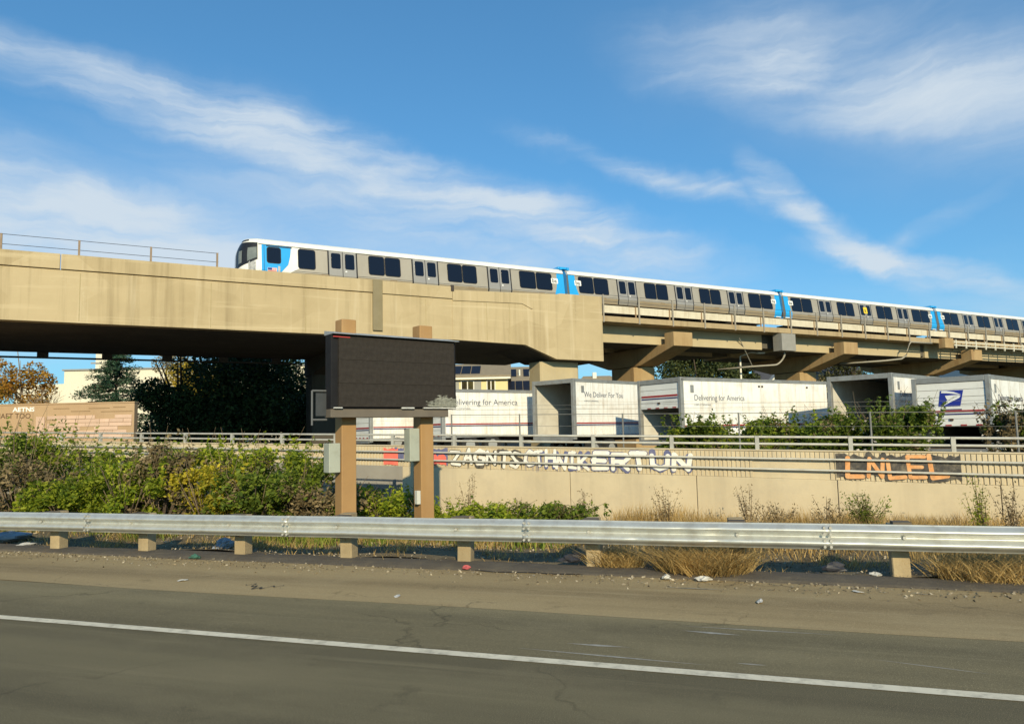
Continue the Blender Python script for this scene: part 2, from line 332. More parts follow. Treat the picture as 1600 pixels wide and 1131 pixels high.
for k, (s0, s1, d0, d1, w) in enumerate([(-2.12, -0.46, 6.26, 6.18, 0.035), (-1.72, -1.15, 6.5, 6.51, 0.05), (-0.83, 0.59, 7.32, 7.33, 0.03), (-0.79, -0.25, 7.16, 7.12, 0.06), (0.74, 1.57, 6.66, 6.47, 0.02), (-0.28, -0.04, 6.29, 6.29, 0.03), (-1.23, -0.43, 9.03, 9.03, 0.03), (1.46, 1.7, 9.32, 9.24, 0.02), ]):
    m = MB(); m.poly([road(s0, d0, .005), road((s0+s1)/2, (d0+d1)/2-w*.6, .005), road(s1, d1, .005), road((s0+s1)/2, (d0+d1)/2+w*.4, .005)])
    tag(m.build('paint_scrape', FADE), kind='structure')
TAR = mat('tar_crack', (.035,.031,.026), (.06,.05,.04), 6, .9)
for s0, s1, d0, amp in [(-6.08, -0.52, 9.62, .03), (-6.35, -5.73, 7.96, .05)]:
    m = MB(); m.grid(lambda u, v: road(s0+(s1-s0)*u, d0+.10*math.sin(u*9)+amp*math.sin(u*37)+(.05*math.sin(math.pi*u)+.012*math.sin(u*91))*v, .006), 60, 1)
    tag(m.build('road_crack', TAR), kind='structure')
# low asphalt dike under the guardrail
m = MB(); prof = [(-.50,-.01),(-.42,.018),(-.28,.035),(-.08,.035),(.10,.02),(.2,-.05)]
m.grid(lambda u, v: road(-120+240*u, GD+prof[round(v*5)][0]+.03*math.sin(u*130)*(v < .1), prof[round(v*5)][1]+.006*math.sin(u*330)), 240, 5)
tag(m.build('asphalt_dike', mat('dike_asphalt', (.115,.095,.07), (.085,.07,.052), 2.5, .95, bump=.7, bscale=40, grime=((.20,.16,.10), .5, 3))), kind='structure')
# verge: dips behind the dike, then lies flat to the wall
def verge_z(s, d):
    t = d-GD
    base = -.42*min(1, max(0, (t-2.2)/2.6))
    return base + .05*math.sin(s*1.7+d)+.04*math.sin(s*.6-d*1.9)
m = MB(); m.grid(lambda u, v: road(-60+120*u, GD+.1+16*v, verge_z(-60+120*u, GD+.1+16*v)-.02), 240, 40)
tag(m.build('verge', DIRT, smooth=True), kind='structure')

# ------------------------------------------------------------------ guardrail
gx, gy, _ = road(GS0, GD)
rail = thing('guardrail', 'long galvanised steel guardrail on wooden posts along the freeway shoulder', 'guardrail', (gx, gy, 0), R(-17.0))
def wbeam(z):                       # distance of the sheet towards the road at height z (0..0.31)
    t = z/.31
    return .04*(1-math.cos(t*4*math.pi))
prof = []
for i in range(33):
    t = i/32; z = .362+.31*t
    w = .083*(.5-.5*math.cos(2*math.pi*min(max((t-.02)/.96, 0), 1)*2))**.75
    prof.append((-.335-w, z))
span = 3.78
beam_mes = []
for j in range(3):
    rgd = random.Random(40+j); dents = [(rgd.uniform(.4,3.4), rgd.uniform(.38,.66), rgd.uniform(.05,.16), rgd.uniform(.006,.022)) for _ in range(5)]
    def bfn(u, v):
        x = (span+.1)*u; y, z = prof[round(v*32)]
        y += sum(dp*math.exp(-((x-dx)/rr)**2-((z-dz)/(rr*.8))**2) for dx, dz, rr, dp in dents)+.004*math.sin(x*2.1+j*2)
        return (x, y, z+.003*math.sin(x*1.7+j)*min(1, x)*min(1, max(0, span-x)))
    m = MB(); m.grid(bfn, 60, 32); beam_mes.append(m.mesh('beam', GALV, True))
bolt_me = MB().tube([(0,-.34,0),(0,-.43,0)], .017, 7).mesh('splice_bolt', GALV_DULL)
for k in range(-14, 15):
    o = link('beam', beam_mes[k % 3], rail, (k*span-.9, -.009*(k % 2), 0))
    sl = o.modifiers.new('sheet', 'SOLIDIFY'); sl.thickness = .004; sl.offset = 0
    if -9 < k < 9:
        for dx in (.02, .09):
            for dz in (.405, .475, .555, .63): link('splice_bolt', bolt_me, rail, (k*span-.9+dx, 0, dz))
POSTW = mat('guardrail_timber', (.40,.31,.18), (.31,.235,.13), 5, .9, stretch=(1,1,.15), bump=.4, bscale=40, rnd=.16, grime=((.22,.165,.095), .5, 5))
BLOCK = mat('blockout_timber', (.15,.12,.08), (.11,.085,.06), 5, .9, rnd=.15)
pm = MB().box(-.1, .1, -.09, .11, -.5, .66).mesh('post', POSTW)
bmh = MB().box(-.1, .1, -.30, -.093, .345, .672).mesh('blockout', BLOCK)
boltm = MB().tube([(0,-.356,.52),(0,-.376,.52)], .02, 8).mesh('bolt', GALV_DULL)
spl = MB()
for zz in (.42, .62):
    for xx in (-.08, .08): spl.tube([(xx,-.40,zz),(xx,-.425,zz)], .014, 6)
for k in range(-27, 28):
    x = k*1.89
    p = link('post', pm, rail, (x, 0, random.uniform(-.02,.035))); p.rotation_euler = (random.uniform(-.02,.02), random.uniform(-.03,.03), random.uniform(-.06,.06))
    bev = p.modifiers.new('bevel','BEVEL'); bev.width = .012
    link('blockout', bmh, rail, (x, 0, random.uniform(-.005,.02)))
    link('bolt', boltm, rail, (x, 0, 0))

# ------------------------------------------------------------------ ramp barrier wall with fluted band, pipes and graffiti
WA = R(-23.0); WX, WY = 4.43, 18.6
def wtop(s): return 1.32-.0233*s
def wmid(s): return .69-.029*s
ramp = thing('ramp_barrier_wall', 'long beige concrete ramp wall with fluted band, pipe railing and graffiti', 'wall', (WX, WY, 0), WA)
m = MB(); S0, S1 = -8.3, 26.0       # plain lower wall, in cast bays
bays = [-8.0, -3.2, .1, 3.3, 6.5, 9.7, 18.6, 26.0]
for a, b in zip(bays, bays[1:]):
    q = MB()
    q.v = [(a+.008,-.04,-.7),(b-.008,-.04,-.7),(b-.008,-.04,wmid(b)),(a+.008,-.04,wmid(a)),(a+.008,.3,-.7),(b-.008,.3,-.7),(b-.008,.3,wmid(b)),(a+.008,.3,wmid(a))]
    q.f = [(0,1,2,3),(1,5,6,2),(5,4,7,6),(4,0,3,7),(3,2,6,7),(0,4,5,1)]
    q.build('wall_bay', CONC_WALL, ramp, bevel=.012)
    if a > -8: MB().box(a-.012, a+.012, .0, .2, -.7, wmid(a)-.02).build('joint_filler', CONC_GREY, ramp)
q = MB(); A, B = -60.0, 26.0
def strip(q, a, b, y0, y1, zl, zh):
    n = len(q.v)
    q.v += [(a,y0,zl(a)),(b,y0,zl(b)),(b,y0,zh(b)),(a,y0,zh(a)),(a,y1,zl(a)),(b,y1,zl(b)),(b,y1,zh(b)),(a,y1,zh(a))]
    q.f += [tuple(n+i for i in t) for t in ((0,1,2,3),(1,5,6,2),(5,4,7,6),(4,0,3,7),(3,2,6,7),(0,4,5,1))]
strip(q, A, B, .0, .28, lambda s: wmid(s)+.004, wtop); q.build('barrier_panel', CONC_WALL, ramp)
q = MB(); strip(q, A, B, -.03, .30, lambda s: wtop(s)+.002, lambda s: wtop(s)+.035); q.build('coping', CONC_WALL, ramp, bevel=.01)
q = MB(); s = -13.0
while s < 22:                        # flutes: raised vertical ribs, two plain patches left between them
    if not (1.4 < s < 3.1) or random.random() < 0:
        strip(q, s, s+.062, -.024, .001, lambda t: wmid(t)+.006, lambda t: wtop(t)-.01)
    else:
        strip(q, s, s+.06, -.02, .001, lambda t: wtop(t)-.2, lambda t: wtop(t)-.01)
    s += .105
tag(q.build('flutes', CONC_WALL, ramp), kind='stuff')
# abutment and dark opening under the left part
q = MB(); strip(q, -8.35, -8.0, -.05, .3, lambda s: -.7, lambda s: wmid(s)-.002); q.build('abutment', CONC_WALL, ramp, bevel=.015)
q = MB(); q.box(-60, -8.0, 3.2, 3.5, -.9, .93); q.build('back_face', CONC_GREY, ramp)
# pipe railing
q = MB(); zz = .13
for dz, y in ((.335, .05), (.17, .05)):
    o = MB().tube([(A,y,wtop(A)+dz),(B,y,wtop(B)+dz)], .03, 8).build('top_rail', GALV_DULL, ramp, smooth=True)
for f_, y in ((.27, -.10), (.66, -.10)):
    o = MB().tube([(A,y,wtop(A)-f_*(wtop(A)-wmid(A))),(B,y,wtop(B)-f_*(wtop(B)-wmid(B)))], .026, 8).build('side_rail', GALV_DULL, ramp, smooth=True)
pp = MB().box(-.045, .045, .005, .095, .03, .36).mesh('rail_post', GALV_DULL)
br = MB().box(-.03, .03, -.10, .0, -.02, .02).mesh('rail_bracket', GALV_DULL)
for s in [-.485+2.06*k for k in range(-14, 9)]:
    link('rail_post', pp, ramp, (s, 0, wtop(s)))
    for f_ in (.27, .66): link('rail_bracket', br, ramp, (s, 0, wtop(s)-f_*(wtop(s)-wmid(s))))
# graffiti
GW = mat('graffiti_white', (.84,.81,.74), (.70,.66,.58), 5, .7, grime=((.55,.48,.36), .5, 8)); GK = mat('graffiti_black', (.03,.03,.03), (.09,.08,.07), 9, .8, grime=((.30,.25,.17), .6, 6)); GB = mat('graffiti_blue', (.10,.11,.22), (.16,.16,.25), 5, .7)
GO = mat('graffiti_orange', (.66,.28,.09), (.74,.42,.20), 7, .8, grime=((.20,.13,.08), .55, 9)); GR = mat('graffiti_red', (.80,.13,.10), (.75,.19,.13), 4, .7)
STROKES = {'A': [[(0,0),(.5,1),(1,0)],[(.2,.38),(.8,.38)]], 'Z': [[(0,1),(1,.97),(.05,.05),(1,0)]], 'G': [[(1,.85),(.55,1),(.1,.8),(0,.4),(.3,0),(.8,.02),(1,.42),(.55,.42)]], 'N': [[(0,0),(.03,1),(.95,.02),(1,1)]],
 'T': [[(0,1),(1,1)],[(.5,1),(.5,0)]], 'S': [[(1,.88),(.5,1),(.05,.78),(.5,.52),(.98,.28),(.5,0),(0,.14)]], 'Y': [[(0,1),(.5,.5)],[(1,1),(.5,.5),(.45,0)]], 'O': [[(.5,1),(.05,.8),(.02,.2),(.5,0),(.98,.2),(.95,.8),(.5,1)]], 'H': [[(0,0),(0,1)],[(1,0),(1,1)],[(0,.5),(1,.5)]],
 'I': [[(.5,0),(.5,1)],[(.15,1),(.85,1)],[(.15,0),(.85,0)]], 'K': [[(0,0),(0,1)],[(1,1),(.1,.48),(1,0)]], 'E': [[(1,1),(.05,1),(0,0),(1,0)],[(0,.5),(.8,.5)]], 'R': [[(0,0),(0,1),(.8,.98),(.98,.75),(.75,.5),(.05,.48)],[(.45,.48),(1,0)]], 'U': [[(0,1),(.04,.2),(.5,0),(.95,.2),(1,1)]], 'L': [[(.05,1),(0,0),(1,.06)]], 'C': [[(1,.85),(.5,1),(.05,.7),(.05,.3),(.5,0),(1,.15)]]}
def graffiti(txt, s0, h, w, front, back, wd, seed=1, drip=True):
    """hand-sprayed letters: wide flat strokes with round ends, uneven size, lean and weight; the outline is the same stroke sprayed wider behind"""
    rg = random.Random(seed); n = len(txt); cw = w/n
    for nm, m, grow, y in (('graffiti_outline', back, wd*.20, -.041), ('graffiti_letters', front, 0, -.047)):
        rg.seed(seed)
        for i, ch in enumerate(txt):
            q = MB(); sc = rg.uniform(.86,1.12); lean = rg.uniform(-.10,.12); lift = rg.uniform(-.03,.05); wk = wd*rg.uniform(.85,1.2); base = s0+i*cw; lw = cw*rg.uniform(.70,.80)
            for st in STROKES[ch]:
                pts = [(base+.1*cw+p[0]*lw+lean*p[1]*h+rg.uniform(-.02,.02), wmid(base)-.029*(p[0]*lw)+.11+lift+p[1]*h*sc+rg.uniform(-.015,.015)) for p in st]
                for (x0, z0), (x1, z1) in zip(pts, pts[1:]):
                    L = math.hypot(x1-x0, z1-z0) or 1e-6; tx, tz = (x1-x0)/L, (z1-z0)/L; r_ = wk/2+grow; ring = []
                    for k in range(7): a = math.pi/2+math.pi*k/6; ring.append((x0+r_*(tx*math.cos(a)-tz*math.sin(a)), z0+r_*(tz*math.cos(a)+tx*math.sin(a))))
                    for k in range(7): a = -math.pi/2+math.pi*k/6; ring.append((x1+r_*(tx*math.cos(a)-tz*math.sin(a)), z1+r_*(tz*math.cos(a)+tx*math.sin(a))))
                    yy = y-rg.uniform(0,.003); q.poly([(x, yy, z) for x, z in ring])
            if drip and nm == 'graffiti_outline':
                for _ in range(2): xx = base+rg.random()*cw; q.poly([(xx,y,wmid(base)+.15),(xx+.018,y,wmid(base)+.15),(xx+.014,y,wmid(base)+rg.uniform(-.06,.08)),(xx+.004,y,wmid(base)+rg.uniform(-.06,.08))])
            q.build(nm, m, ramp)
graffiti('ZAGNTS', -6.75, .36, 2.2, GW, GK, .09, 4)
graffiti('CTHNIK', -4.5, .36, 1.85, GW, GB, .075, 5)
graffiti('ERTUN', -2.6, .37, 2.62, GW, GB, .115, 6)
def blot(s0, s1, f0, f1, m, y, nm, n=26):
    up = []; lo = []
    for i in range(n+1):
        s = s0+(s1-s0)*i/n; h = wtop(s)-wmid(s)
        lo.append((s, y, wmid(s)+h*(f0+random.uniform(0,.14)*max(0, math.sin(math.pi*i/n))**.3))); up.append((s, y, wmid(s)+h*(f1-random.uniform(0,.16))))
    q = MB()
    for i in range(n): q.poly([lo[i], lo[i+1], up[i+1], up[i]])
    q.build(nm, m, ramp)
blot(3.3, 5.8, .10, .97, GK, -.0385, 'graffiti_fill')
graffiti('LNLEL', 3.5, .42, 2.1, GO, GK, .088, 9)
blot(-8.75, -8.3, .3, .97, GB, -.0385, 'graffiti_fill', 9); blot(-9.0, -8.5, .05, .95, GR, -.041, 'graffiti_fill', 7)
blot(-7.5, -6.85, .1, .97, GB, -.0385, 'graffiti_fill', 9); blot(-7.3, -6.9, .1, .66, GR, -.041, 'graffiti_fill', 7)

# ------------------------------------------------------------------ yard behind the wall
YZ = lambda x: .72-.052*max(-12, min(x, 24))
m = MB()
def yfn(u, v):
    s = -90+140*u; c, sn = math.cos(WA), math.sin(WA)
    d = .3+60*v
    x, y = WX+c*s-sn*d, WY+sn*s+c*d
    if s < -8.6: d = 3.5+57*v; x, y = WX+c*s-sn*d, WY+sn*s+c*d
    return (x, y, YZ(x)-.05)
m.grid(yfn, 70, 20); tag(m.build('yard_pavement', YARD), kind='structure')
m = MB(); m.poly([(-900, 40, .35), (900, 40, .35), (900, 900, 1.4), (-900, 900, 1.4)]); tag(m.build('neighbourhood_ground', FIELD), kind='structure')

# ------------------------------------------------------------------ LED billboard
BX = R(38)
bb = thing('led_billboard', 'blank black LED billboard on two tan steel posts beside the guardrail', 'billboard', (-3.214, 13.12, .335), BX)
bb.scale = (.82, .82, .82)
LED = bpy.data.materials.new('led_face'); LED.use_nodes = True
t = LED.node_tree; b = t.nodes['Principled BSDF']; b.inputs['Roughness'].default_value = .75; b.inputs['Specular IOR Level'].default_value = .15
g_ = t.nodes.new('ShaderNodeTexCoord'); wv = t.nodes.new('ShaderNodeTexWave'); wv.bands_direction = 'Z'; wv.inputs['Scale'].default_value = 16; wv.inputs['Distortion'].default_value = .25
t.links.new(g_.outputs['Object'], wv.inputs['Vector'])
nz = t.nodes.new('ShaderNodeTexNoise'); nz.inputs['Scale'].default_value = 9; t.links.new(g_.outputs['Object'], nz.inputs['Vector'])
rp = t.nodes.new('ShaderNodeMix'); rp.data_type = 'RGBA'; rp.inputs[6].default_value = (.024,.021,.019,1); rp.inputs[7].default_value = (.060,.051,.043,1); t.links.new(wv.outputs['Fac'], rp.inputs[0])
hs = t.nodes.new('ShaderNodeHueSaturation'); t.links.new(rp.outputs[2], hs.inputs['Color']); mr_ = t.nodes.new('ShaderNodeMapRange'); mr_.inputs[3].default_value = .6; mr_.inputs[4].default_value = 1.4; t.links.new(nz.outputs['Fac'], mr_.inputs[0]); t.links.new(mr_.outputs[0], hs.inputs['Value'])
t.links.new(hs.outputs[0], b.inputs['Base Color'])
bpn = t.nodes.new('ShaderNodeBump'); bpn.inputs['Strength'].default_value = .6; bpn.inputs['Distance'].default_value = .01; t.links.new(wv.outputs['Fac'], bpn.inputs['Height']); t.links.new(bpn.outputs[0], b.inputs['Normal'])
BLK = mat('billboard_cabinet', (.010,.010,.012), (.016,.016,.018), 3, .7, spec=.2); HOOD = mat('billboard_hood_metal', (.42,.44,.46), (.34,.36,.38), 3, .45, .4, grime=((.2,.2,.2), .4, 5))
TAN = mat('billboard_post_tan', (.37,.215,.085), (.33,.19,.075), 1.2, .7, grime=((.27,.155,.07), .5, 1.5), bump=.08, bscale=10, streak=((.44,.29,.15), .3, 3))
LWID = 3.25
MB().box(.0, LWID, .04, .34, 2.45, 4.08).build('cabinet', BLK, bb, bevel=.01)
mod_w = (LWID-.24)/6; mod_h = 1.56/3
mod = MB().box(0, mod_w-.0012, 0, .06, 0, mod_h-.0012).mesh('led_module', LED)
for i in range(6):
    for j in range(3): link('led_module', mod, bb, (.16+i*mod_w, -.015, 2.49+j*mod_h))
MB().prism([(-.1, 4.082), (-.1, 4.10), (.40, 4.19), (.40, 4.085)], .0, LWID+.02, 'x').build('hood', HOOD, bb)
MB().box(.02, .2, -.03, -.018, 4.015, 4.035).box(.2,.42,-.03,-.018,4.012,4.032).build('warning_strip', mat('red_strip', (.42,.05,.05)), bb)
MB().box(-.0, LWID-.22, .05, .38, 2.26, 2.445).build('bottom_beam', mat('beam_grey_brown', (.16,.135,.105), (.12,.10,.08), 2, .7), bb, bevel=.01)
q = MB(); rgf = random.Random(3)      # frayed pale film at the lower right corner
PALE = mat('torn_film', (.34,.34,.28), (.17,.17,.14), 14, .6)
for k in range(420):
    x = rgf.gauss(2.86, .19); z = 2.50+abs(rgf.gauss(0, .11))*(1-.5*abs(x-2.86)/.4)
    if not (2.35 < x < 3.2 and z < 2.78): continue
    L = rgf.uniform(.03,.10); h = rgf.uniform(.006,.018); y = -.022-rgf.uniform(0,.02); q.poly([(x-L,y,z),(x,y-.006,z-h),(x+L,y,z+rgf.uniform(-.01,.01)),(x,y-.004,z+h)])
tag(q.build('torn_film', PALE, bb), kind='stuff')
WF = mat('white_scraps', (.72,.72,.68), (.5,.5,.47), 7, .6)
for a, b2, z0, z1 in ((2.30,3.2,2.455,2.485),(1.72,2.05,2.45,2.485),(.05,.25,2.455,2.48)): MB().box(a, b2, -.025, .045, z0, z1).build('sill_scrap', WF, bb, bevel=.01)
for x in (.6, 2.64):
    MB().box(x-.18, x+.18, .40, .76, -1.3, 4.50).build('post', TAN, bb, bevel=.02)
BOX = mat('utility_box_paint', (.38,.40,.33), (.34,.36,.30), 2, .6, grime=((.25,.25,.19), .4, 4))
MB().box(.13, .40, .42, .72, 1.05, 1.70).build('switch_box', BOX, bb, bevel=.015)
MB().box(2.17, 2.44, .42, .70, 1.22, 2.0).build('switch_box', BOX, bb, bevel=.015)
MB().box(2.36, 2.455, .42, .55, .2, .52).build('meter_box', mat('pale_box', (.55,.54,.47)), bb, bevel=.01)
q = MB(); 
for a, b2 in (((-.32,.3,2.1),(-.32,.3,2.85)),((-.32,.3,2.85),(.02,.3,2.85)),((-.32,.3,2.22),(.02,.3,2.22))): q.tube([a, b2], .022, 6)
q.build('service_ladder', mat('ladder_grey', (.12,.125,.13)), bb); MB().box(-.24,-.0,.28,.30,2.3,2.8).build('service_panel', mat('blue_grey_panel', (.035,.04,.045), (.05,.055,.06), 5, .6), bb)
# ------------------------------------------------------------------ rail bridge (frame: x along the track to the right, y away from the camera)
BA = R(28.9)
def brg(s, d, z=0.0): return (math.cos(BA)*s-math.sin(BA)*d, math.sin(BA)*s+math.cos(BA)*d, z)
br1 = thing('concrete_rail_bridge', 'deep tan concrete box girder rail bridge passing behind the billboard', 'bridge', (0,0,0), BA)
DN, DF = 40.0, 54.0
SL, SR = -45.0, 29.1
# girder body: side elevation (s, z) extruded across the width; ends deepen into a haunched seat
SHADE_CONC = mat('shade_darkened_concrete', (.095,.083,.066), (.065,.057,.046), .6, .95, streak=((.05,.045,.038), .6, 1.5))  # concrete with the deep shade of the underside put into its colour
MB().box(SL, 29.1, DN+.09, DN+.75, 7.42, 9.90).build('girder_web', CONC, br1, bevel=.02)
MB().box(SL, 29.1, DN+.76, DF-.09, 7.40, 9.90).build('box_girder', SHADE_CONC, br1)
# the end deepens into a haunched seat under the near edge
MB().prism([(18.0,7.415),(23.1,7.30),(25.4,6.46),(29.1,6.42),(29.1,7.415)], DN+.41, 44.2, 'y').build('haunch', SHADE_CONC, br1)
for a, b in ((SL,-17.2),(-17.18,-2.0),(-1.98,13.18)):
    MB().box(a, b-.02, DN, DN+.28, 9.93, 10.65).build('parapet', CONC, br1, bevel=.02)
MB().box(13.16, 13.72, DN-.05, DN+.3, 7.75, 10.66).build('pilaster', CONC_GREY if False else mat('pilaster_concrete', (.25,.21,.125), (.21,.175,.10), 1.4, .9, streak=((.24,.21,.15), .5, 2)), br1, bevel=.02)
MB().prism([(13.74,9.90),(18.1,9.90),(18.1,10.62),(13.74,10.64)], DN, DN+.28, 'y').build('parapet', CONC, br1, bevel=.02)
# end block: stands 60 mm proud, its ledge turns down before the end
MB().prism([(18.12,7.425),(23.1,7.31),(25.4,6.47),(29.12,6.43),(29.12,10.80),(25.8,10.78),(25.5,10.70),(18.12,10.45)], DN+.06, DN+.40, 'y').build('end_block', CONC, br1, bevel=.02)
MB().prism([(18.12,9.80),(22.9,9.92),(23.6,9.62),(23.68,9.66),(22.95,9.98),(22.6,10.56),(18.12,10.44)], DN+.0, DN+.062, 'y').build('end_ledge', CONC, br1, bevel=.01)
MB().box(18.0, 18.2, DN-.03, DN+.05, 10.35, 10.72).build('end_bracket', mat('dark_iron', (.05,.04,.035)), br1)
MB().box(SL, 29.1, DF-.28, DF, 9.93, 10.65).build('far_parapet', CONC, br1)
MB().box(SL, 29.0, DN+.3, DF-.3, 9.905, 9.95).build('deck', DECK, br1)
# cast seams in the fascia
seam = mat('pour_seam', (.44,.36,.21), (.33,.265,.135), 3, .9)
for s in (-21,-14.5,-8,-1.2,4.6,9.4,16.4,20.4,22.0): MB().box(s, s+.035, DN+.052 if s > 18 else DN+.082, DN+.1, 7.5, 9.8).build('pour_seam', seam, br1)
# handrail of posts and wires on the parapet
PST = mat('railing_post_rust', (.30,.22,.15), (.22,.16,.11), 6, .8)
rp_ = MB().box(-.045,.045,-.045,.045,0,.75).mesh('railing_post', PST)
for k in range(-5, 3): link('railing_post', rp_, br1, (-1.27+3.08*k, DN+.14, 10.65))
for z in (10.92, 11.38): MB().tube([(-20, DN+.14, z),(4.95, DN+.14, z)], .014, 5).build('railing_wire', mat('wire', (.12,.13,.15), None, 1, .5, .6), br1)
# utility duct hung below the far edge
UT = mat('duct_dark', (.10,.09,.08), (.07,.065,.06), 2, .8)
MB().box(SL, 12, DF-.3, DF-.05, 7.02, 7.12).build('utility_duct', UT, br1)
hg = MB().box(-.3,.3,DF-.32,DF-.02,7.12,7.40).mesh('duct_hanger', UT)
for k in range(-10, 5): link('duct_hanger', hg, br1, (-3.45+3.5*k, 0, 0))
# bents: cross-beam haunch and columns
def column(parent, s0, s1, d0, d1, z0, z1, m, ch=.3, nm='column'):
    pts = [(s0+ch,d0),(s1-ch,d0),(s1,d0+ch),(s1,d1-ch),(s1-ch,d1),(s0+ch,d1),(s0,d1-ch),(s0,d0+ch)]
    MB().prism(pts, z0, z1, 'z').build(nm, m, parent, bevel=.02)
column(br1, 12.75, 14.7, 52.0, 54.3, -.5, 7.39, SHADE_CONC, .25)  # column colour darkened to carry its shade under the span
MB().prism([(41.2,7.395),(52.0,6.2),(54.3,6.2),(54.4,7.395)], 12.7, 14.75, 'x').build('bent_cap', SHADE_CONC, br1)
column(br1, 24.75, 27.75, 41.0, 42.6, -.5, 6.41, CONC_PALE, .12)
column(br1, -24, -21.5, 51, 53.6, -.5, 7.39, CONC_GREY, .3)

# ------------------------------------------------------------------ elevated trackway on T-piers
tw = thing('elevated_trackway', 'elevated two track concrete trackway on T shaped piers under the right of the train', 'viaduct', (0,0,0), BA)
E0, E1 = 29.15, 150.0
MB().box(E0, E1, 40.25, 52.2, 9.17, 9.56).build('deck_slab', mat('slab_edge_concrete', (.43,.33,.19), (.35,.265,.15), 1.2, .9, streak=((.2,.13,.07), .5, 3)), tw, bevel=.02)
def girder(a, b, d0, d1):
    m = MB(); z0, z1 = 7.95, 9.168
    m.prism([(d0,z1),(d0+.02,z0),(d1-.02,z0),(d1,z1)], a, b, 'x'); m.build('box_girder', CONC_PALE, tw, bevel=.02); MB().box(a+.05, b-.05, d0+.06, d1-.06, z0-.02, z0-.002).build('soffit_shade_sheet', SHADE_CONC, tw)  # thin dark sheet added below paints the shade under the girder
for a, b in ((29.4,45.8),(47.95,66.5),(67.2,90.0),(91.2,114),(115,140)):
    girder(a, b, 41.65, 44.7); girder(a, b, 47.2, 50.6)
DIA = mat('hinge_diaphragm', (.13,.115,.09), (.10,.09,.07), 2, .9)
for a, b in ((45.8,47.95),(66.5,67.2),(90,91.2)):
    MB().box(a+.01, b-.01, 41.8, 44.2, 8.1, 9.16).build('hinge_diaphragm', DIA, tw); MB().box(a+.01, b-.01, 47.6, 50.2, 8.1, 9.16).build('hinge_diaphragm', DIA, tw)
def pier(s):
    w = .88
    # T cap: side elevation across the track (d, z), extruded along the track; arms taper to the ends
    pts = [(40.0,8.72),(40.0,7.72),(43.9,6.62),(47.9,6.62),(51.8,7.72),(51.8,8.72),(51.0,8.72),(51.0,7.94),(46.6,7.94),(45.2,7.94),(41.0,7.94),(41.0,8.72)]
    MB().prism(pts, s-w, s+w, 'x').build('pier_cap', CONC_BROWN, tw, bevel=.03)
    column(tw, s-1.0, s+1.0, 44.1, 47.7, -.6, 6.56, CONC_BROWN, .42, 'column')
for s in (36.1, 54.4, 72.7, 91.0, 109.3, 127.6): pier(s)
# cover board band, edge posts and wire
CREAM = mat('cover_board', (.66,.60,.46), (.58,.52,.39), 1.5, .6, grime=((.44,.36,.25), .5, 2.5), streak=((.36,.25,.14), .4, 4))
bm_ = MB().box(.012, 3.028, 40.32, 40.40, 9.79, 10.30).mesh('cover_board', CREAM)
pb = MB().box(-.05,.05,40.18,40.26,9.12,11.0).mesh('edge_post', mat('edge_post_steel', (.40,.36,.29), (.32,.28,.22), 4, .6, .2))
pb2 = MB().box(-.04,.04,40.26,40.33,9.55,10.32).mesh('board_bracket', mat('bracket_brown', (.30,.2,.11)))
for k in range(0, 36):
    link('cover_board', bm_, tw, (29.35+3.04*k, 0, 0)); link('edge_post', pb, tw, (29.34+3.04*k, 0, 0)); link('board_bracket', pb2, tw, (29.1+3.04*k, 0, 0))
for z in (10.55, 10.98): MB().tube([(29.3,40.22,z),(150,40.22,z)], .014, 5).build('edge_wire', MATS['wire'], tw)
MB().box(E0, E1, 51.9, 52.1, 9.565, 10.35).build('far_cover_board', CONC_GREY, tw)
# track plinths and fasteners seen through the gap
PL = mat('plinth', (.075,.065,.055), (.05,.045,.04), 2, .9); MB().box(E0, E1, 43.2, 45.8, 9.565, 9.85).build('track_plinth', PL, tw)
OR = mat('fastener_rust', (.42,.20,.09), (.30,.14,.06), 5, .8)
fm = MB().box(-.2,.2,42.3,42.7,9.565,9.82).mesh('fastener', OR)
for k in range(26): link('fastener', fm, tw, (30.5+2.35*k, 0, 0))
for d in (43.75, 45.25): MB().box(SL, E1, d-.035, d+.035, 9.86, 10.0).build('running_rail', mat('rail_steel', (.22,.18,.15), None, 1, .5, .6), tw)
MB().box(SL, E0, 43.2, 45.8, 9.952, 9.955+.02).build('track_plinth', PL, tw)
# pale outrigger railing further along
RW = mat('white_railing', (.66,.62,.50), (.58,.54,.43), 3, .6)
wp = MB().box(-.06,.06,39.66,39.76,8.72,9.5).mesh('walkway_post', RW)
for k in range(32): link('walkway_post', wp, tw, (68.9+1.62*k, 0, 0))
for z in (8.98, 9.28): MB().box(68.6, 121, 39.68, 39.74, z-.05, z+.05).build('walkway_rail', RW, tw)
MB().box(67.2, 68.5, 39.7, 40.3, 8.7, 9.6).build('walkway_end_block', CONC_BROWN, tw)
# switch boxes with conduits to the piers
def conduit(s, boxy):
    c = MB(); p = [(s,40.6,8.3 if not boxy else 7.75),(s,40.6,7.45)]
    for k in range(7):
        a = R(90*k/6); p.append((s-.7*(1-math.cos(a)), 40.6+.55*math.sin(a)*.8, 7.45-.75*math.sin(a)))
    p += [(s-2.0,42.2,6.65),(s-3.6,44.3,6.55)]
    c.tube(p, .07, 8); c.build('conduit', mat('conduit_grey', (.36,.33,.26), (.29,.265,.21), 4, .6), tw, smooth=True)
MB().box(46.2,47.75,40.0,40.9,7.75,9.1).build('switch_box', mat('box_grey', (.30,.29,.26), (.26,.25,.22), 3, .6), tw, bevel=.02); conduit(47.1, True)
c = MB(); c.tube([(66,40.2,9.1),(62.9,40.2,9.1),(62.6,40.2,8.9),(62.5,40.3,8.3),(62.4,40.4,7.9),(62.0,40.6,7.6),(60.5,41.2,7.45),(57.5,43.5,7.3)], .075, 8); c.build('conduit', MATS['conduit_grey'], tw, smooth=True)
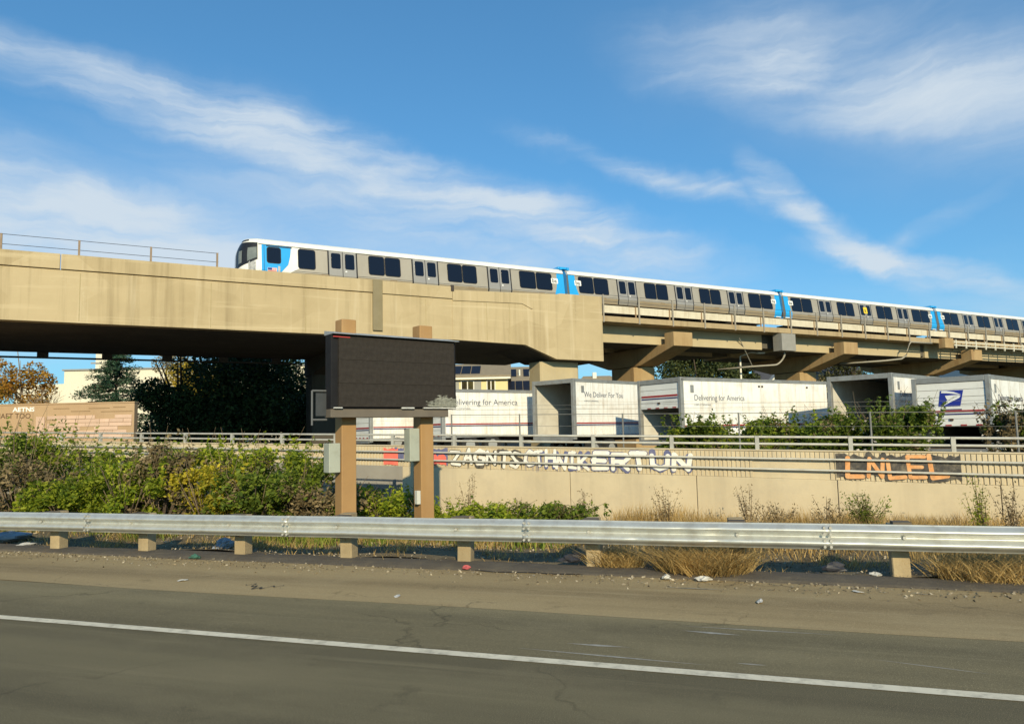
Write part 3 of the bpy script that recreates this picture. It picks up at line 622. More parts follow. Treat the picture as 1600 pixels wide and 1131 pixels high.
c = MB(); c.tube([(42.9,41.26,8.75),(45.6,42.6,6.75)], .04, 6); c.build('brace_rod', MATS['conduit_grey'], tw)

# ------------------------------------------------------------------ train
STEEL = mat('train_side_metal', (.46,.405,.315), (.415,.36,.275), .8, .36, .3, spec=.5, streak=((.31,.27,.21), .35, 1.5))
LOWER = mat('train_skirt_metal', (.44,.355,.235), (.375,.295,.19), .9, .38, .3, spec=.5, grime=((.33,.25,.16), .4, 1))  # brown reflection on the lower side painted into the metal colour
TWHITE = mat('train_white', (.80,.79,.74), (.74,.73,.68), .7, .35, grime=((.6,.57,.5), .3, 1.5))
TBLUE = mat('train_blue', (.025,.36,.78), (.025,.33,.72), 1, .35); TDBL = mat('bellows_blue', (.015,.17,.42), (.012,.13,.34), 3, .6)
GLASS = mat('train_window_glass', (.006,.008,.016), None, 1, .12, 0, spec=.5); GASK = mat('window_gasket', (.010,.010,.011), None, 1, .5); TBLK = mat('train_black', (.012,.012,.014), (.02,.02,.022), 3, .4)
PALEG = mat('windscreen_reflection_glass', (.20,.22,.21), (.12,.14,.135), 2, .1)  # pale sky reflection painted into the pane colour
DOORM = mat('door_metal', (.40,.37,.32), (.36,.33,.285), .8, .34, .35, spec=.5)
SIGN = mat('sign_white', (.8,.8,.77)); YEL = mat('bike_sign_yellow', (.75,.55,.05))
TRUCK = mat('train_underframe', (.03,.028,.026), (.05,.045,.04), 3, .85)
PROF = [(10.95,1.50),(11.35,1.60),(12.87,1.38),(12.98,1.355),(13.12,1.27),(13.24,1.08),(13.32,.75),(13.35,0.0)]
def hw(z):
    for (a, w0), (b, w1) in zip(PROF, PROF[1:]):
        if z <= b: return w0+(w1-w0)*(z-a)/(b-a)
    return 0
def clip(pts, z, keep_up):
    out = []
    for (x0, z0), (x1, z1) in zip(pts, pts[1:]+pts[:1]):
        i0, i1 = ((z0 >= z-1e-9), (z1 >= z-1e-9)) if keep_up else ((z0 <= z+1e-9), (z1 <= z+1e-9))
        if i0: out.append((x0, z0))
        if i0 != i1: out.append((x0+(x1-x0)*(z-z0)/(z1-z0), z))
    res = []
    for p in out:
        if not res or abs(p[0]-res[-1][0])+abs(p[1]-res[-1][1]) > 1e-6: res.append(p)
    return res
def side_panel(pts, off, thick=.03):
    """closed outline (x,z) laid on the leaning car side, standing off by `off`; folded at the belt line"""
    m = MB()
    for up in (False, True):
        c = clip(list(pts), 11.35, up); zs_ = [p[1] for p in c]; n = len(c)
        if n < 3 or max(zs_)-min(zs_) < 1e-4: continue
        b0 = len(m.v)
        m.v += [(x, -(hw(z)+off), z) for x, z in c]+[(x, -(hw(z)+off-thick), z) for x, z in c]
        m.f += [tuple(range(b0, b0+n))]+[(b0+i, b0+(i+1) % n, b0+n+(i+1) % n, b0+n+i) for i in range(n)]
    return m
WIN = {}
def window(car, x0, x1, z0, z1, fr=.045):
    key = (round(x1-x0, 2), z0, z1)
    if key not in WIN:
        w = x1-x0
        WIN[key] = (side_panel(rrect(-fr, w+fr, z0-fr, z1+fr, .15), .012).mesh('window_frame', GASK), side_panel(rrect(0, w, z0, z1, .115), .018).mesh('pane', GLASS))
    f_ = link('window', WIN[key][0], car, (x0, 0, 0)); link('pane', WIN[key][1], f_)
    return f_
DOORM_ME = {}
def door(car, xc, sign=True):
    if not DOORM_ME:
        DOORM_ME['leaf'] = side_panel([(0,10.98),(.80,10.98),(.80,11.35),(.80,12.86),(0,12.86),(0,11.35)], .018, .03).mesh('door_leaf', DOORM)
        DOORM_ME['frame'] = side_panel([(-.91,10.97),(.91,10.97),(.91,11.35),(.91,12.875),(-.91,12.875),(-.91,11.35)], .006, .02).mesh('door_frame', GASK)
        DOORM_ME['jamb'] = side_panel([(0,10.98),(.075,10.98),(.075,11.35),(.075,12.86),(0,12.86),(0,11.35)], .02, .03).mesh('jamb', STEEL)
        DOORM_ME['glass'] = side_panel(rrect(.12,.70,11.78,12.74,.10), .026).mesh('pane', GLASS)
        DOORM_ME['mark'] = side_panel([(0,11.6),(.1,11.6),(.1,11.68),(0,11.68)], .026).mesh('door_mark', SIGN)
    fr = link('door_frame', DOORM_ME['frame'], car, (xc, 0, 0))
    for x in (-.82, .02):
        l = link('door_leaf', DOORM_ME['leaf'], car, (xc+x, 0, 0)); link('pane', DOORM_ME['glass'], l)
    if sign: link('door_mark', DOORM_ME['mark'], car, (xc+.15, 0, 0))
CARN = ['leading', 'second', 'third', 'fourth', 'fifth']
def lettering(parent, txt, size, m, x, z, off, sx=1.0):
    me = text_mesh(txt, size, m, .002, .004, sx); a = math.atan2(.22, 1.52)
    o = link('lettering', me, parent, (x, -(hw(z)+off), z)); o.rotation_euler = (-a, 0, 0); return o
def make_car(idx, s0, L, cab):
    car = thing('train_car', ('leading silver train car with blue and white cab end and black windscreen' if cab else '%s silver train car with blue end bands, counted from the cab end' % CARN[idx]), 'train', (brg(s0, 44.5)), BA, 'cars of the silver commuter train')
    xs = 1.13 if cab else 0
    a = xs if cab else .0
    def shell(nm, zs, m):
        q = MB(); rows = [(-hw(z), z) for z in zs]+[(hw(z), z) for z in reversed(zs)]
        q.prism(rows, a, L, 'x'); return q.build(nm, m, car)
    shell('car_body', [10.95,11.35,12.87], STEEL); shell('roof', [12.872,12.98,13.12,13.24,13.32,13.35], TWHITE)
    side_panel([(a,12.84),(L,12.84),(L,12.885),(a,12.885)], .008).build('gutter_line', GASK, car)
    side_panel([(a+(1.9 if cab else 0),11.40),(L,11.40),(L,11.422),(a+(1.9 if cab else 0),11.422)], .004).build('belt_groove', GASK, car)
    # separate lower skirt panels between the doors
    C_ = L/2 if not cab else 10.55+.6
    doors = [C_-5.5, C_, C_+5.5] if not cab else [5.98, 11.3, 16.62]
    if cab:
        wins = [(3.38,4.32),(7.62,8.56),(8.66,9.60),(12.87,13.83),(13.93,14.89),(18.2,19.4),(19.52,20.72)]
    else:
        wins = [(C_-9.75,C_-8.55),(C_-8.43,C_-7.23),(C_-3.82,C_-2.80),(C_-2.68,C_-1.66),(C_+1.66,C_+2.68),(C_+2.80,C_+3.82),(C_+7.0,C_+8.25),(C_+8.37,C_+9.62)]
    for w0, w1 in wins: window(car, w0, w1, 11.62, 12.76)
    for d in doors: door(car, d)
    edges = [a+(2.6 if cab else .62)]+[e for d in doors for e in (d-.93, d+.93)]+[L-.62]
    for e0, e1 in zip(edges[::2], edges[1::2]):
        side_panel([(e0+.02,10.96),(e1-.02,10.96),(e1-.02,11.33),(e0+.02,11.33)], .006).build('skirt_panel', LOWER, car)
        xm = (e0+e1)/2
        side_panel([(xm+.3,11.25),(xm+.75,11.25),(xm+.75,11.36),(xm+.3,11.36)], .014).build('side_vent', mat('vent_brown', (.28,.21,.13)), car)
    # end bands, number boxes
    ends = ([('r', L)] if cab else [('l', 0), ('r', L)])
    for sd_, x in ends:
        sg = 1 if sd_ == 'l' else -1
        side_panel([(x+sg*.0,10.96),(x+sg*.82,10.96),(x+sg*.80,11.35),(x+sg*.62,11.9),(x+sg*.55,12.84),(x,12.84),(x,11.35)], .010).build('end_band', TBLUE, car)
        x0 = x+sg*.50-(.0 if sg > 0 else .55)
        sp = side_panel(rrect(x0, x0+.55, 12.10, 12.48, .05), .02).build('logo_plate', SIGN, car)
        lettering(sp, 'ba', .42, TBLK, x0+.06, 12.17, .03)
        side_panel([(x+sg*.0,10.955),(x+sg*.6,10.955),(x+sg*.6,11.03),(x,11.03)], .016).build('step_plate', SIGN, car)
        MB().box(x-(.0 if sg > 0 else .18), x+(.18 if sg > 0 else 0), -1.3, 1.3, 13.2, 13.38).build('roof_end_cap', TBLUE, car)
    # trucks
    for xc in (3.6+(.6 if cab else 0), L-3.6):
        q = MB(); q.box(xc-1.5, xc+1.5, -1.3, 1.3, 10.3, 10.7)
        for dx in (-1.05, 1.05):
            for y in (-.75, .75): q.tube([(xc+dx,y-.06,10.41),(xc+dx,y+.06,10.41)], .41, 16)
        q.build('truck', TRUCK, car)
    MB().box(5.6, L-5.6, -1.25, 1.25, 10.42, 10.94).build('underfloor_equipment', TRUCK, car)
    return car
s1 = 6.3; car1 = make_car(0, s1, 21.75, True)
for i in range(1, 5): make_car(i, 28.45+21.76*(i-1), 21.25, False)
# bellows between cars
for i in range(4):
    x = 28.05+21.76*i
    w_ = thing('gangway_bellows', ['dark blue bellows joining leading and second train cars','dark blue bellows joining second and third train cars','dark blue bellows joining third and fourth train cars','dark blue bellows joining fourth and fifth train cars'][i], 'bellows', brg(x, 44.5), BA, 'bellows between the train cars')
    q = MB()
    for k in range(4):
        x0 = .02+k*.095; q.prism([(-1.28,10.9),(-1.36,11.4),(-1.22,12.9),(-.95,13.3),(.95,13.3),(1.22,12.9),(1.36,11.4),(1.28,10.9)], x0, x0+.07, 'x')
        q.prism([(-1.20,10.9),(-1.28,11.4),(-1.14,12.9),(-.9,13.25),(.9,13.25),(1.14,12.9),(1.28,11.4),(1.20,10.9)], x0+.07, x0+.095, 'x')
    q.build('folds', TDBL, w_)
    MB().box(.1,.3,-1.42,-1.2,11.1,11.5).build('cable_loop', TRUCK, w_, bevel=.05); MB().box(-.25,.65,-1.2,1.2,13.26,13.42).build('top_cover', TBLUE, w_, bevel=.02)
# cab end: raked, bowed nose
def nose(u, z, off=0.0):
    """u -1..1 across the car; returns a point on the nose"""
    h = hw(min(z, 13.33)); y = u*h
    t = (z-10.95)/2.4
    fwd = 1.02-.04*t-.62*max(0, t-.55)**1.8*2.6
    x = 1.15-fwd*(1-abs(u)**3.2)-off*.95
    return (x, y*(1+off*.0), z+off*.1)
zs = [10.95,11.15,11.35,11.6,11.85,12.1,12.35,12.6,12.87,12.98,13.08,13.16,13.24,13.30,13.335]
nz_ = MB(); US = [-1+2*i/24 for i in range(25)]
for z in zs:
    for u in US: nz_.v.append(nose(u, z))
for i in range(len(zs)-1):
    for j in range(24):
        k = i*25+j; nz_.f.append((k, k+1, k+26, k+25))
nz_.build('nose', TWHITE, car1, smooth=True)
def nose_patch(u0, u1, zlo, zhi, off, nm, m, n=18, parent=car1):
    q = MB(); q.grid(lambda a, b: nose(u0+(u1-u0)*a, zlo(a)+(zhi(a)-zlo(a))*b, off), n, 8); return q.build(nm, m, parent, smooth=True)
mask = nose_patch(-.985, .985, lambda a: 11.95-.50*math.sin(math.pi*min(1, a/1.0))**.7, lambda a: 13.03-.08*abs(2*a-1)**3, .02, 'windscreen_mask', TBLK)
nose_patch(-.975, -.78, lambda a: 12.06-.22*a, lambda a: 12.68-.03*a, .035, 'windscreen', PALEG, parent=mask)
nose_patch(-.60, -.42, lambda a: 11.78-.06*a, lambda a: 12.5, .035, 'windscreen', PALEG, parent=mask)
nose_patch(-.12, .60, lambda a: 11.64+.1*a, lambda a: 12.6, .035, 'windscreen', PALEG, parent=mask)
nose_patch(-.75, .15, lambda a: 13.1, lambda a: 13.2, .03, 'destination_sign', TBLK)
nose_patch(-.95, -.80, lambda a: 11.25, lambda a: 11.85, .012, 'headlight_pod', mat('headlight', (.5,.5,.48), (.2,.2,.2), 8, .2), n=6)
# cab side livery
pts = [(1.30,10.96),(2.05,10.96),(2.45,11.35),(2.78,11.75),(2.9,12.3),(2.95,12.84),(1.30,12.84),(1.30,11.35)]
side_panel(pts, .010).build('cab_band', TBLUE, car1)
pts = [(2.06,10.96),(2.55,10.96),(3.0,11.35),(3.45,11.62),(3.45,12.84),(2.96,12.84),(2.91,12.3),(2.79,11.75),(2.46,11.35)]
side_panel(pts, .0095).build('cab_band', TWHITE, car1)
MB().prism([(-1.35,12.9),(-1.27,13.05),(-1.25,13.06),(-1.33,12.88)], 1.5, 3.2, 'x').build('cab_band', TBLUE, car1)
side_panel([(1.13,10.96),(1.31,10.96),(1.31,12.84),(1.13,12.84)], .009).build('cab_band', TWHITE, car1)
w = window(car1, 1.62, 2.34, 11.80, 12.70); w.name = 'cab_window'
side_panel([(1.55,12.76),(3.0,12.76),(3.0,12.82),(1.55,12.82)], .02).build('cab_rain_strip', TBLK, car1)
side_panel([(2.2,11.1),(2.32,11.1),(2.32,11.35),(2.32,11.62),(2.2,11.62),(2.2,11.35)], .02).build('grab_step', mat('grab_grey', (.45,.45,.45)), car1)
fl = side_panel([(1.62,11.20),(2.14,11.20),(2.14,11.35),(2.14,11.50),(1.62,11.50),(1.62,11.35)], .02).build('flag', SIGN, car1)
for k in range(4):
    z0 = 11.215+k*.076; a_, b_ = (1.64, 2.12); side_panel([(a_,z0),(b_,z0),(b_,z0+.04),(a_,z0+.04)], .026).build('flag_stripe', mat('flag_red', (.62,.08,.06)), fl)
side_panel([(1.63,11.355),(1.86,11.355),(1.86,11.49),(1.63,11.49)], .029).build('flag_canton', mat('flag_blue', (.03,.05,.22)), fl)
o = link('car_number', text_mesh('3080', .24, SIGN, .003, .006, 1.15), car1, (1.62, -(hw(11.05)+.025), 11.0)); o.rotation_euler = (.22, 0, 0)
side_panel(rrect(1.42, 1.46, 10.97, 12.83, .015), .014).build('door_seam', TDBL, car1)
# bicycle sign in one door of the third car
# ------------------------------------------------------------------ parked mail trailers
third = [o for o in bpy.data.objects if o.name.startswith('train_car') and o.get('label', '').startswith('third')][0]
bs = side_panel(rrect(10.35, 10.85, 11.95, 12.55, .06), .04).build('bicycle_sign', YEL, third); lettering(bs, 'a', .5, TBLK, 10.45, 12.1, .05)
TW = mat('trailer_white', (.85,.84,.80), (.80,.79,.74), .6, .42, grime=((.56,.48,.37), .55, 1.8), streak=((.42,.32,.21), .5, 5))
TR = mat('trailer_red', (.36,.03,.035), (.30,.03,.03), 3, .5); TB = mat('trailer_blue', (.02,.025,.12), (.03,.035,.14), 3, .5)
TFR = mat('trailer_frame_metal', (.33,.335,.32), (.27,.275,.265), 3, .5, .3, grime=((.2,.15,.1), .4, 3)); TIN = mat('trailer_lining', (.66,.63,.55), (.56,.53,.46), 1.2, .7, grime=((.40,.36,.29), .5, 1.4))
TFLR = mat('trailer_floor', (.13,.09,.055), (.10,.07,.045), 4, .9); TYRE = mat('tyre', (.02,.02,.02), (.03,.03,.03), 5, .9); RIM = mat('wheel_rim', (.45,.45,.43), None, 1, .5, .4)
TXT = mat('trailer_text', (.10,.115,.16)); CHAS = mat('chassis', (.05,.04,.035), (.09,.05,.03), 4, .8); DOORW = mat('roll_door', (.80,.79,.74), (.74,.73,.68), 1.2, .5, grime=((.42,.39,.33), .4, 1.5))
REDL = mat('marker_light', (.45,.03,.02))
EAGLE = mat('emblem_blue', (.012,.03,.28)); EWH = mat('emblem_white', (.8,.8,.78))
def trailer(label, corner, heading, zb, zr, L, door, text=None, W_=2.55, eagle=False):
    """door: height above zb of the roll door's lower edge (0 closed, None open)"""
    x, y = corner; gz = YZ(x)-.05
    t = thing('mail_trailer', label, 'trailer', (x, y, 0), R(heading), 'mail trailers parked in a row in the yard')
    H = zr-zb
    MB().box(.14, L, 0, .06, zb, zr-.03).build('side_wall', TW, t, bevel=.01); MB().box(.14, L, W_-.06, W_, zb, zr-.03).build('side_wall', TIN, t)
    MB().box(L-.06, L, .062, W_-.062, zb, zr-.03).build('front_wall', TW, t)
    MB().box(.0, L+.02, -.015, W_+.015, zr-.03, zr+.02).build('roof', TFR, t, bevel=.01)
    MB().box(.0, L-.07, .062, W_-.062, zb, zb+.06).build('floor', TFLR, t)
    MB().box(.15, L-.08, .061, .075, zb+.07, zr-.05).box(.15, L-.08, W_-.075, W_-.061, zb+.07, zr-.05).build('lining', TIN, t)
    # top and bottom side rails, base band of close-set posts
    MB().box(.0, L, -.03, -.002, zr-.12, zr-.035).build('top_rail', TFR, t); MB().box(.14, L, -.03, -.002, zb, zb+.07).build('bottom_rail', TFR, t)
    q = MB(); xx = .3
    while xx < L-.2: q.box(xx, xx+.05, -.022, -.001, zb+.10, zb+.50); xx += .15
    tag(q.build('base_posts', TW, t), kind='stuff')
    MB().box(.16, L-.05, -.008, -.002, zb+.60, zb+.66).build('red_stripe', TR, t); MB().box(.16, L-.05, -.008, -.002, zb+.52, zb+.575).build('blue_stripe', TB, t)
    for k in range(int(L/1.25)):
        MB().box(1.25*(k+1)-.006, 1.25*(k+1)+.006, -.006, -.001, zb+.68, zr-.13).build('panel_seam', mat('trailer_seam', (.44,.42,.36)), t)
    MB().box(.55, .75, -.012, -.001, zr-.62, zr-.30).build('document_holder', TFR, t)
    for k, xx in enumerate((.5, 2.6, L-1.2)): MB().box(xx, xx+.14, -.02, -.001, zb+.02, zb+.06).build('marker_light', REDL, t)
    for xx in (.5*L-.1, .5*L+.12, L-1.6): MB().box(xx, xx+.1, -.03, -.001, zr-.34, zr-.26).build('side_marker', CHAS, t)
    for zz in (zb+.95, zb+1.3, zb+1.65): MB().box(.16, L-.05, -.006, -.001, zz, zz+.008).build('panel_joint', MATS['trailer_seam'], t)
    # rear frame
    MB().box(-.04, .14, -.03, .13, zb-.12, zr+.025).build('rear_post', TFR, t, bevel=.012); MB().box(-.04, .14, W_-.13, W_+.03, zb-.12, zr+.025).build('rear_post', TFR, t, bevel=.012)
    MB().box(-.035, .135, .132, W_-.132, zr-.18, zr+.02).build('rear_header', TFR, t, bevel=.012); MB().box(-.045, .14, .132, W_-.132, zb-.16, zb+.055).build('rear_sill', TFR, t)
    MB().box(-.06, -.0, .3, W_-.3, zb-.62, zb-.5).build('bumper', TFR, t)
    # roll door in slats
    if door is not None:
        lo = zb+.06+door; z = zr-.19; n = max(1, round((z-lo)/.28)); h = (z-lo)/n
        for k in range(n):
            z0 = lo+k*h; o = MB().box(.0, .035, .135, W_-.135, z0+.006, z0+h-.006).build('door_slat', DOORW, t, bevel=.008)
        if n > 2:
            z0 = lo+h*1.55
            MB().box(-.012, -.001, .2, W_-.2, z0+.09, z0+.17).build('door_stripe', TR, t); MB().box(-.012, -.001, .2, W_-.2, z0, z0+.05).build('door_stripe', TB, t)
        for yy in (.3, .8, 1.3, 1.8): MB().box(-.014, -.001, yy, yy+.2, lo+.01, lo+.06).build('reflective_tape', TR, t)
        MB().box(-.04, -.001, W_/2-.05, W_/2+.07, lo+.2, lo+.28).build('door_handle', CHAS, t)
    if eagle:
        zc = zr-.78; yc = W_/2
        def E(pts, m, off, nm):
            q = MB(); q.prism([(yc-p, zc+r_) for p, r_ in pts], -.012-off, -.002-off, 'x'); return q.build(nm, m, e0 if nm != 'emblem' else t)
        e0 = None
        e0 = E([(-.42,-.28),(.31,-.28),(.44,.30),(-.33,.30)], EAGLE, .0, 'emblem'); 
        e0.name = 'emblem'
        E([(-.36,-.25),(-.24,-.25),(.30,.02),(.34,.10),(.10,.07),(-.02,-.01)], EWH, .012, 'emblem_mark')
        E([(-.17,.11),(.05,.12),(.33,.125),(.20,.05),(-.08,-.09),(-.13,.0)], EWH, .012, 'emblem_mark')
        E([(-.30,.22),(-.05,.20),(.37,.13),(.12,.24),(-.12,.285),(-.27,.29)], EWH, .012, 'emblem_mark')
        MB().box(-.012, -.001, yc-.35, yc+.35, zc-.42, zc-.38).build('door_caption', TXT, t)
    if text:
        me = text_mesh(text[0], text[2], TXT, .002, .0, text[3]); link('lettering', me, t, (text[1], -.006, text[4]))
        me = text_mesh('USPS.COM/MAIL', text[2]*.28, TXT, .002, 0, 1.5); link('lettering', me, t, (text[1], -.006, text[4]-.22))
    # running gear
    MB().box(.3, L-.3, .7, .85, zb-.22, zb-.005).box(.3, L-.3, W_-.85, W_-.7, zb-.22, zb-.005).build('chassis_rails', CHAS, t)
    for xx in (1.5, 2.75):
        for yy in (.02, W_-.32):
            r0 = .46
            w_ = MB().tube([(xx,yy,gz+r0),(xx,yy+.3,gz+r0)], r0, 20).build('wheel', TYRE, t, smooth=False); MB().tube([(xx,yy-.02,gz+r0),(xx,yy+.1,gz+r0)], .25, 14).build('rim', RIM, w_)
    for yy in (.5, W_-.6): MB().box(L-2.6, L-2.48, yy, yy+.1, gz, zb-.2).build('landing_leg', TFR, t)
    return t
trailer('white mail trailer lettered We Deliver For You with its rear door fully open', (2.79, 33.9), 45, 1.58, 4.24, 12.2, None, ('We Deliver For You', .75, .36, 1.0, 3.42))
trailer('white mail trailer with half raised rear door and text Delivering for America', (6.94, 30.5), 33, 1.33, 3.96, 9.9, 1.32, ('Delivering for America', .75, .34, 1.0, 3.02))
trailer('open backed white mail trailer just left of the trailer with blue emblem', (14.94, 29.1), 42, 1.15, 3.85, 11.5, None, ('Delivering for America', .75, .34, 1.0, 2.95))
trailer('white mail trailer with blue eagle emblem on its rear roll door', (16.96, 26.3), 42, .85, 3.52, 12.0, .82, ('Delivering for America', .9, .34, 1.0, 2.62), eagle=True)
trailer('white mail trailer partly hidden behind the right billboard post, text on side', (-3.29, 34.5), 34, 1.66, 3.92, 11.5, 0, ('Delivering for America', .35, .40, 1.05, 3.20))
trailer('white mail trailer seen only below the screen between the billboard posts', (-7.25, 37.6), 33, 1.62, 4.0, 11.0, 0)
# chain-link fence posts and wires in front of the trailers
fc = thing('yard_fence', 'thin wire fence with slender posts in front of the mail trailers', 'fence', (WX, WY, 0), WA)
FP = mat('fence_steel', (.20,.20,.18), (.15,.145,.13), 5, .7, .1)
zf = lambda s: wtop(s)+.95
for s in (-8.1,-5.7,-2.4,.9,4.2,7.4,10.6): MB().tube([(s, 2.6, .1), (s, 2.6, zf(s)+.02)], .024, 7).build('fence_post', FP, fc, smooth=True)
for f_, r_ in ((0,.010),(-.36,.005),(.16,.004),(.28,.004)):
    MB().tube([(-8.1,2.6,zf(-8.1)+f_),(12,2.6,zf(12)+f_)], r_, 5).build('fence_wire', FP, fc)

# ------------------------------------------------------------------ tan block sound wall behind the left span
BRK = mat('sound_wall_block', (.44,.305,.185), (.385,.26,.155), .9, .9, bump=.2, bscale=14, grime=((.46,.34,.20), .4, 1)); BRKP = mat('pale_panel_block', (.60,.43,.33), (.53,.37,.28), 2, .9, rnd=.09)
sw = thing('block_sound_wall', 'tan block sound wall with paler panel under the left bridge span', 'wall', (-19.45, 38.0, -.0), 0)
sw.scale = (.905, .905, .905); sw.location.z = .177
MB().box(-34, -.0, 0, .4, -.5, 3.98).build('wall_face', BRK, sw, bevel=.02)
MB().box(-34, .02, -.04, .44, 3.985, 4.06).build('coping', BRK, sw)
random.seed(5)
bk = {}
for r_ in range(6):
    x = -4.95; z = 2.05+r_*.215
    while x < -.15:
        w_ = random.choice((.55,.8,1.1,1.35)); w_ = min(w_, -.12-x)
        k = round(w_, 2)
        if k not in bk: bk[k] = MB().box(.012, k-.012, -.045, .01, .012, .205).mesh('block', BRKP)
        if random.random() < .86: link('block', bk[k], sw, (x, random.uniform(0,.025), z))
        x += w_
for (x, z, w_) in ((-4.6,3.72,.9),(-3.6,3.55,1.1),(-2.6,3.7,1.2),(-1.9,3.5,1.0),(-1.2,3.74,.7),(-.9,3.5,.8)): MB().box(x, x+w_, -.012, .001, z, z+.035).build('joint', mat('block_joint', (.22,.14,.07)), sw)
MB().box(-5.55,-5.05,-.06,.0,1.4,3.3).build('pilaster', BRKP, sw, bevel=.02)
INK = mat('tag_ink', (.10,.055,.03)); o = link('scrawl', text_mesh('TLE ACQUNAET TOO', .42, INK, .002, .0, .95), sw, (-9.8, -.012, 3.28)); o.rotation_euler = (0, .015, 0)
link('scrawl', text_mesh('AETNS', .34, EWH, .002, .012, 1.2), sw, (-6.9, -.012, 3.62))
# ------------------------------------------------------------------ far buildings
CRM = mat('warehouse_stucco', (.72,.66,.52), (.67,.61,.47), .2, .9); FLATR = mat('roof_edge_grey', (.28,.27,.25))
wb = thing('white_warehouse', 'large cream white windowless building behind the bare trees', 'building', (-57.8, 95, 0), 0)
MB().box(0, 42, 0, 30, 0, 10.95).build('wall', CRM, wb); MB().box(-9, -.02, 4, 30, 0, 9.6).build('wall', CRM, wb); MB().box(-.2, 42.2, -.2, 30, 10.96, 11.15).build('roof', FLATR, wb)
ch = MB().box(2.3, 3.9, 3, 4.6, 11.15, 14.0).build('roof_stack', CRM, wb); MB().box(1.7, 3.2, 2.9, 3.0, 12.1, 12.3).build('stack_pipe', FLATR, ch)
rb = thing('red_shed', 'small reddish building seen between the dark tree and the bridge column', 'building', (-19.0, 62.0, 0), 0)
MB().box(0, 9, 0, 6, 0, 4.3).build('wall', mat('red_stucco', (.40,.17,.08), (.34,.14,.07), 1, .9), rb); MB().box(-.2, 9.2, -.3, 6.2, 4.31, 4.5).build('roof', FLATR, rb)
YST = mat('yellow_stucco', (.72,.62,.32), (.68,.58,.29), .8, .9); GST = mat('grey_siding', (.33,.33,.29), (.28,.28,.25), .8, .9); SHG = mat('tan_shingle', (.30,.245,.165), (.24,.195,.13), 2.5, .95, bump=.5, bscale=12)
SOL = mat('solar_cell', (.010,.011,.018), (.016,.017,.026), 3, .5, spec=.15); TRIM = mat('white_trim', (.72,.70,.60)); DGL = mat('house_glass', (.03,.025,.015), (.09,.08,.03), .8, .1)
def gable(h, x0, x1, y0, y1, ze, zr, wallm, roofm, z0=0, over=.5):
    MB().prism([(y0,z0),(y1,z0),(y1,ze),((y0+y1)/2,zr-.12),(y0,ze)], x0, x1, 'x').build('wall', wallm, h)
    ym = (y0+y1)/2; k = (zr-ze)/(ym-y0)
    r_ = MB().prism([(y0-over,ze-k*over+.02),(ym,zr),(y1+over,ze-k*over+.02),(y1+over,ze-k*over+.2),(ym,zr+.2),(y0-over,ze-k*over+.2)], x0-.4, x1+.4, 'x').build('roof', roofm, h)
    return r_, k
def solar(roof, x0, n, w_, y, zfn, ln):
    for i in range(n):
        q = MB(); xa, xb = x0+i*w_+.04, x0+(i+1)*w_-.04; y0, y1 = y, y+ln
        q.v = [(xa,y0,zfn(y0)+.12),(xb,y0,zfn(y0)+.12),(xb,y1,zfn(y1)+.12),(xa,y1,zfn(y1)+.12),(xa,y0,zfn(y0)+.06),(xb,y0,zfn(y0)+.06),(xb,y1,zfn(y1)+.06),(xa,y1,zfn(y1)+.06)]
        q.f = [(0,1,2,3),(0,4,5,1),(1,5,6,2),(2,6,7,3),(3,7,4,0)]; q.build('solar_panel', SOL, roof)
def win(h, x, y, z, w_, hh):
    f_ = MB().box(x, x+w_, y-.08, y, z, z+hh).build('window', TRIM, h)
    for k in (0, 1): MB().box(x+.12+k*(w_/2-.06), x+w_/2-.06+k*(w_/2-.06), y-.10, y-.081, z+.12, z+hh-.12).build('pane', DGL, f_)
h1 = thing('yellow_house', 'pale yellow house with rooftop solar panels right beside the black billboard', 'house', (0, 85, 0), 0)
rf, k = gable(h1, -19, -.55, 0, 9, 8.4, 10.0, YST, SHG)
MB().box(-19.3, -.2, -.62, -.5, 7.98, 8.2).build('fascia', TRIM, h1)
MB().box(-12, -6.15, -.07, -.001, 0, 7.95).build('siding', GST, h1); MB().box(-4.55,-3.6,-.07,-.001,0,7.95).build('siding', GST, h1)
win(h1, -5.95, 0, 6.55, 1.55, 1.35); win(h1, -3.0, 0, 6.6, 1.05, 1.3)
zf1 = lambda y: 8.35+k*y+.2
solar(rf, -15.0, 10, 1.13, .15, zf1, 3.2)
h2 = thing('tan_roofed_house', 'house with tan shingle roof and two groups of solar panels behind yellow house', 'house', (0, 100, 0), 0)
rf, k = gable(h2, -14, 3.4, 0, 10, 8.9, 10.9, GST, SHG); zf2 = lambda y: 8.9+k*y+.2
solar(rf, -1.6, 2, 1.1, .6, zf2, 3.0); solar(rf, 1.5, 2, 1.0, .6, zf2, 3.0)
for x, y in ((-1.9,1.5),(1.0,1.2),(2.4,.4)): MB().tube([(x,y,zf2(y)-.1),(x,y,zf2(y)+.8)], .12, 8).build('roof_vent', TRIM, rf)
h3 = thing('low_solar_house', 'low roof carrying solar panels between yellow house and open trailer', 'house', (0, 91, 0), 0)
rf, k = gable(h3, -1.0, 4.2, 0, 8, 6.6, 8.35, GST, SHG); zf3 = lambda y: 6.6+k*y+.2
solar(rf, -.6, 4, .95, .7, zf3, 2.6); solar(rf, -.6, 4, .95, -.45, zf3, 1.05)
h4 = thing('hip_roofed_house', 'distant house with brown hipped roof right of the bridge end pier', 'house', (0, 112, 0), 0)
MB().box(9.5, 20, 0, 9, 0, 8.2).build('wall', GST, h4)
